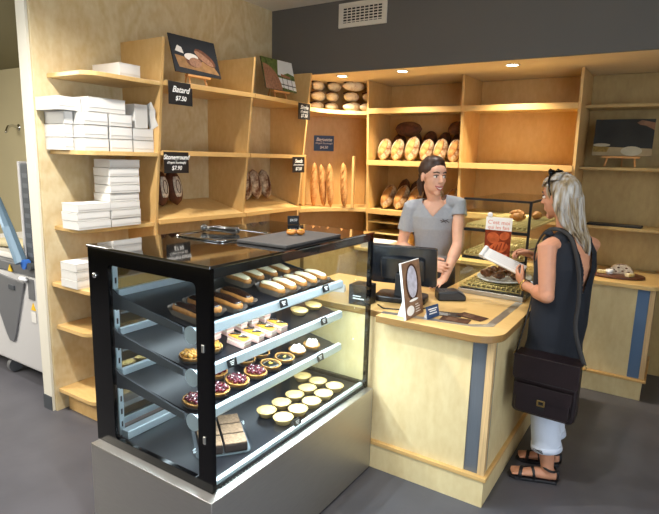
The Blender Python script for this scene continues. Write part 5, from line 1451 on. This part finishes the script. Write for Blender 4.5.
b = MB(X); b.tube([(-.15, .192, .013), (.15, .192, .013)], .0016, 5); b.build('stitching', M['leather_strap'], t)
def W_(p): return X @ V(p)
for s in (-1, 1):
    b = MB(X); n2 = 12; b.tube([(s*.166+.010*math.cos(2*PI*i/n2), 0.300+.014*math.sin(2*PI*i/n2), -.05) for i in range(n2+1)], .003, 6); b.build('ring', M['brass'], t)
pb = [bl+X @ V((.166, .31, -.05)), V((-.345, 2.835, .93)), V((-.350, 2.862, 1.08)), V((-.362, 2.877, 1.20)), V((-.390, 2.893, 1.31)), V((-.430, 2.918, 1.39)), V((-.502, 2.944, 1.420)), V((-.572, 2.985, 1.385)), V((-.612, 3.015, 1.27)), V((-.606, 3.052, 1.09)), V((-.608, 2.95, .93)), bl+X @ V((-.166, .31, -.05))]
pb = [p-bl for p in pb]
# smooth the strap path
def smooth(P, k=6):
    out = []
    for i in range(len(P)-1):
        p0, p1, p2, p3 = P[max(i-1, 0)], P[i], P[i+1], P[min(i+2, len(P)-1)]
        for j in range(k):
            q = j/k; out.append(.5*((2*p1)+(p2-p0)*q+(2*p0-5*p1+4*p2-p3)*q*q+(3*p1-p0-3*p2+p3)*q**3))
    return out+[P[-1]]
b = MB(); b.tube(smooth(pb), .0115, 8, flat=.3, side=(1, 0, 0)); b.build('shoulder_strap', M['leather_strap'], t)
# ------------------------------------------------------------------ light, camera, view
def area(name, loc, rot, sx, sy, e, col=(1, 1, 1)):
    l = bpy.data.lights.new(name, 'AREA'); l.shape = 'RECTANGLE'; l.size = sx; l.size_y = sy; l.energy = e; l.color = col
    o = bpy.data.objects.new(name, l); COL.objects.link(o); o.location = loc; o.rotation_euler = rot; return o
def spot(name, loc, tgt, e, ang, col, blend=.6, r=.04):
    l = bpy.data.lights.new(name, 'SPOT'); l.energy = e; l.spot_size = R(ang); l.spot_blend = blend; l.color = col; l.shadow_soft_size = r
    o = bpy.data.objects.new(name, l); COL.objects.link(o); o.location = loc
    d = V(tgt)-V(loc); o.rotation_euler = d.to_track_quat('-Z', 'Y').to_euler(); return o
WARM = (1, .87, .66); NEUT = (1, .96, .90); COOL = (.82, .92, 1)
for x, y in ((-2.702, 4.334), (-2.081, 4.30), (-1.181, 4.36)):
    spot('downlight_beam', (x, y, SZ-.02), (x, y+.12, 0), 128, 125, WARM, 1)
for x, y in ((-2.45, 3.3), (-1.3, 3.3)):
    spot('ceiling_spot', (x, y, CZ-.03), (x, y-.9, 0), 70, 120, NEUT, 1)
for x, y, e in ((-2.5, 1.2, 290), (-.8, 1.0, 150), (-2.5, -1, 90), (-.6, -1, 70)):
    spot('ceiling_spot', (x, y, CZ-.03), (x, y, 0), e, 140, NEUT, .8)
area('kitchen_light', (-5.6, .3, 2.6), (R(25), 0, 0), 2, 2, 300, (1, .95, .85))
# cool strips of the display case
area('case_light', (-1.385, 1.905, ZC-.037), (0, R(-18), 0), .02, 1.08, 11, COOL)
for z in SHZ:
    area('case_light', (-1.483, 1.885, z-.033), (0, R(-14), 0), .012, 1.0, 5.0, COOL)
w = bpy.data.worlds.new('daylight'); SC.world = w; w.use_nodes = True
bg = w.node_tree.nodes['Background']; bg.inputs[0].default_value = (.80, .90, 1, 1); bg.inputs[1].default_value = 4.2

cam = bpy.data.cameras.new('camera'); co = bpy.data.objects.new('camera', cam); COL.objects.link(co)
pi_, ro, ya = (R(a) for a in (10.48753632, -1.54130418, -32.73046771))
f = V((math.sin(ya)*math.cos(pi_), math.cos(ya)*math.cos(pi_), -math.sin(pi_)))
r = V((math.cos(ya), -math.sin(ya), 0)); d = f.cross(r)
r2 = math.cos(ro)*r+math.sin(ro)*d; d2 = -math.sin(ro)*r+math.cos(ro)*d
X = Matrix.Identity(4)
for i in range(3): X[i][0], X[i][1], X[i][2] = r2[i], -d2[i], -f[i]
X[2][3] = 1.75
co.matrix_world = X
cam.sensor_fit = 'HORIZONTAL'; cam.sensor_width = 36; cam.lens = 534.5324/659*36; cam.clip_start = .05
SC.camera = co
SC.view_settings.view_transform = 'Standard'; SC.view_settings.look = 'None'; SC.view_settings.gamma = 1; SC.view_settings.exposure = 0
SC.cycles.max_bounces = 8; SC.cycles.transparent_max_bounces = 16; SC.cycles.caustics_reflective = False; SC.cycles.caustics_refractive = False
SC.cycles.sample_clamp_indirect = 6
SC.cycles.use_denoising = True
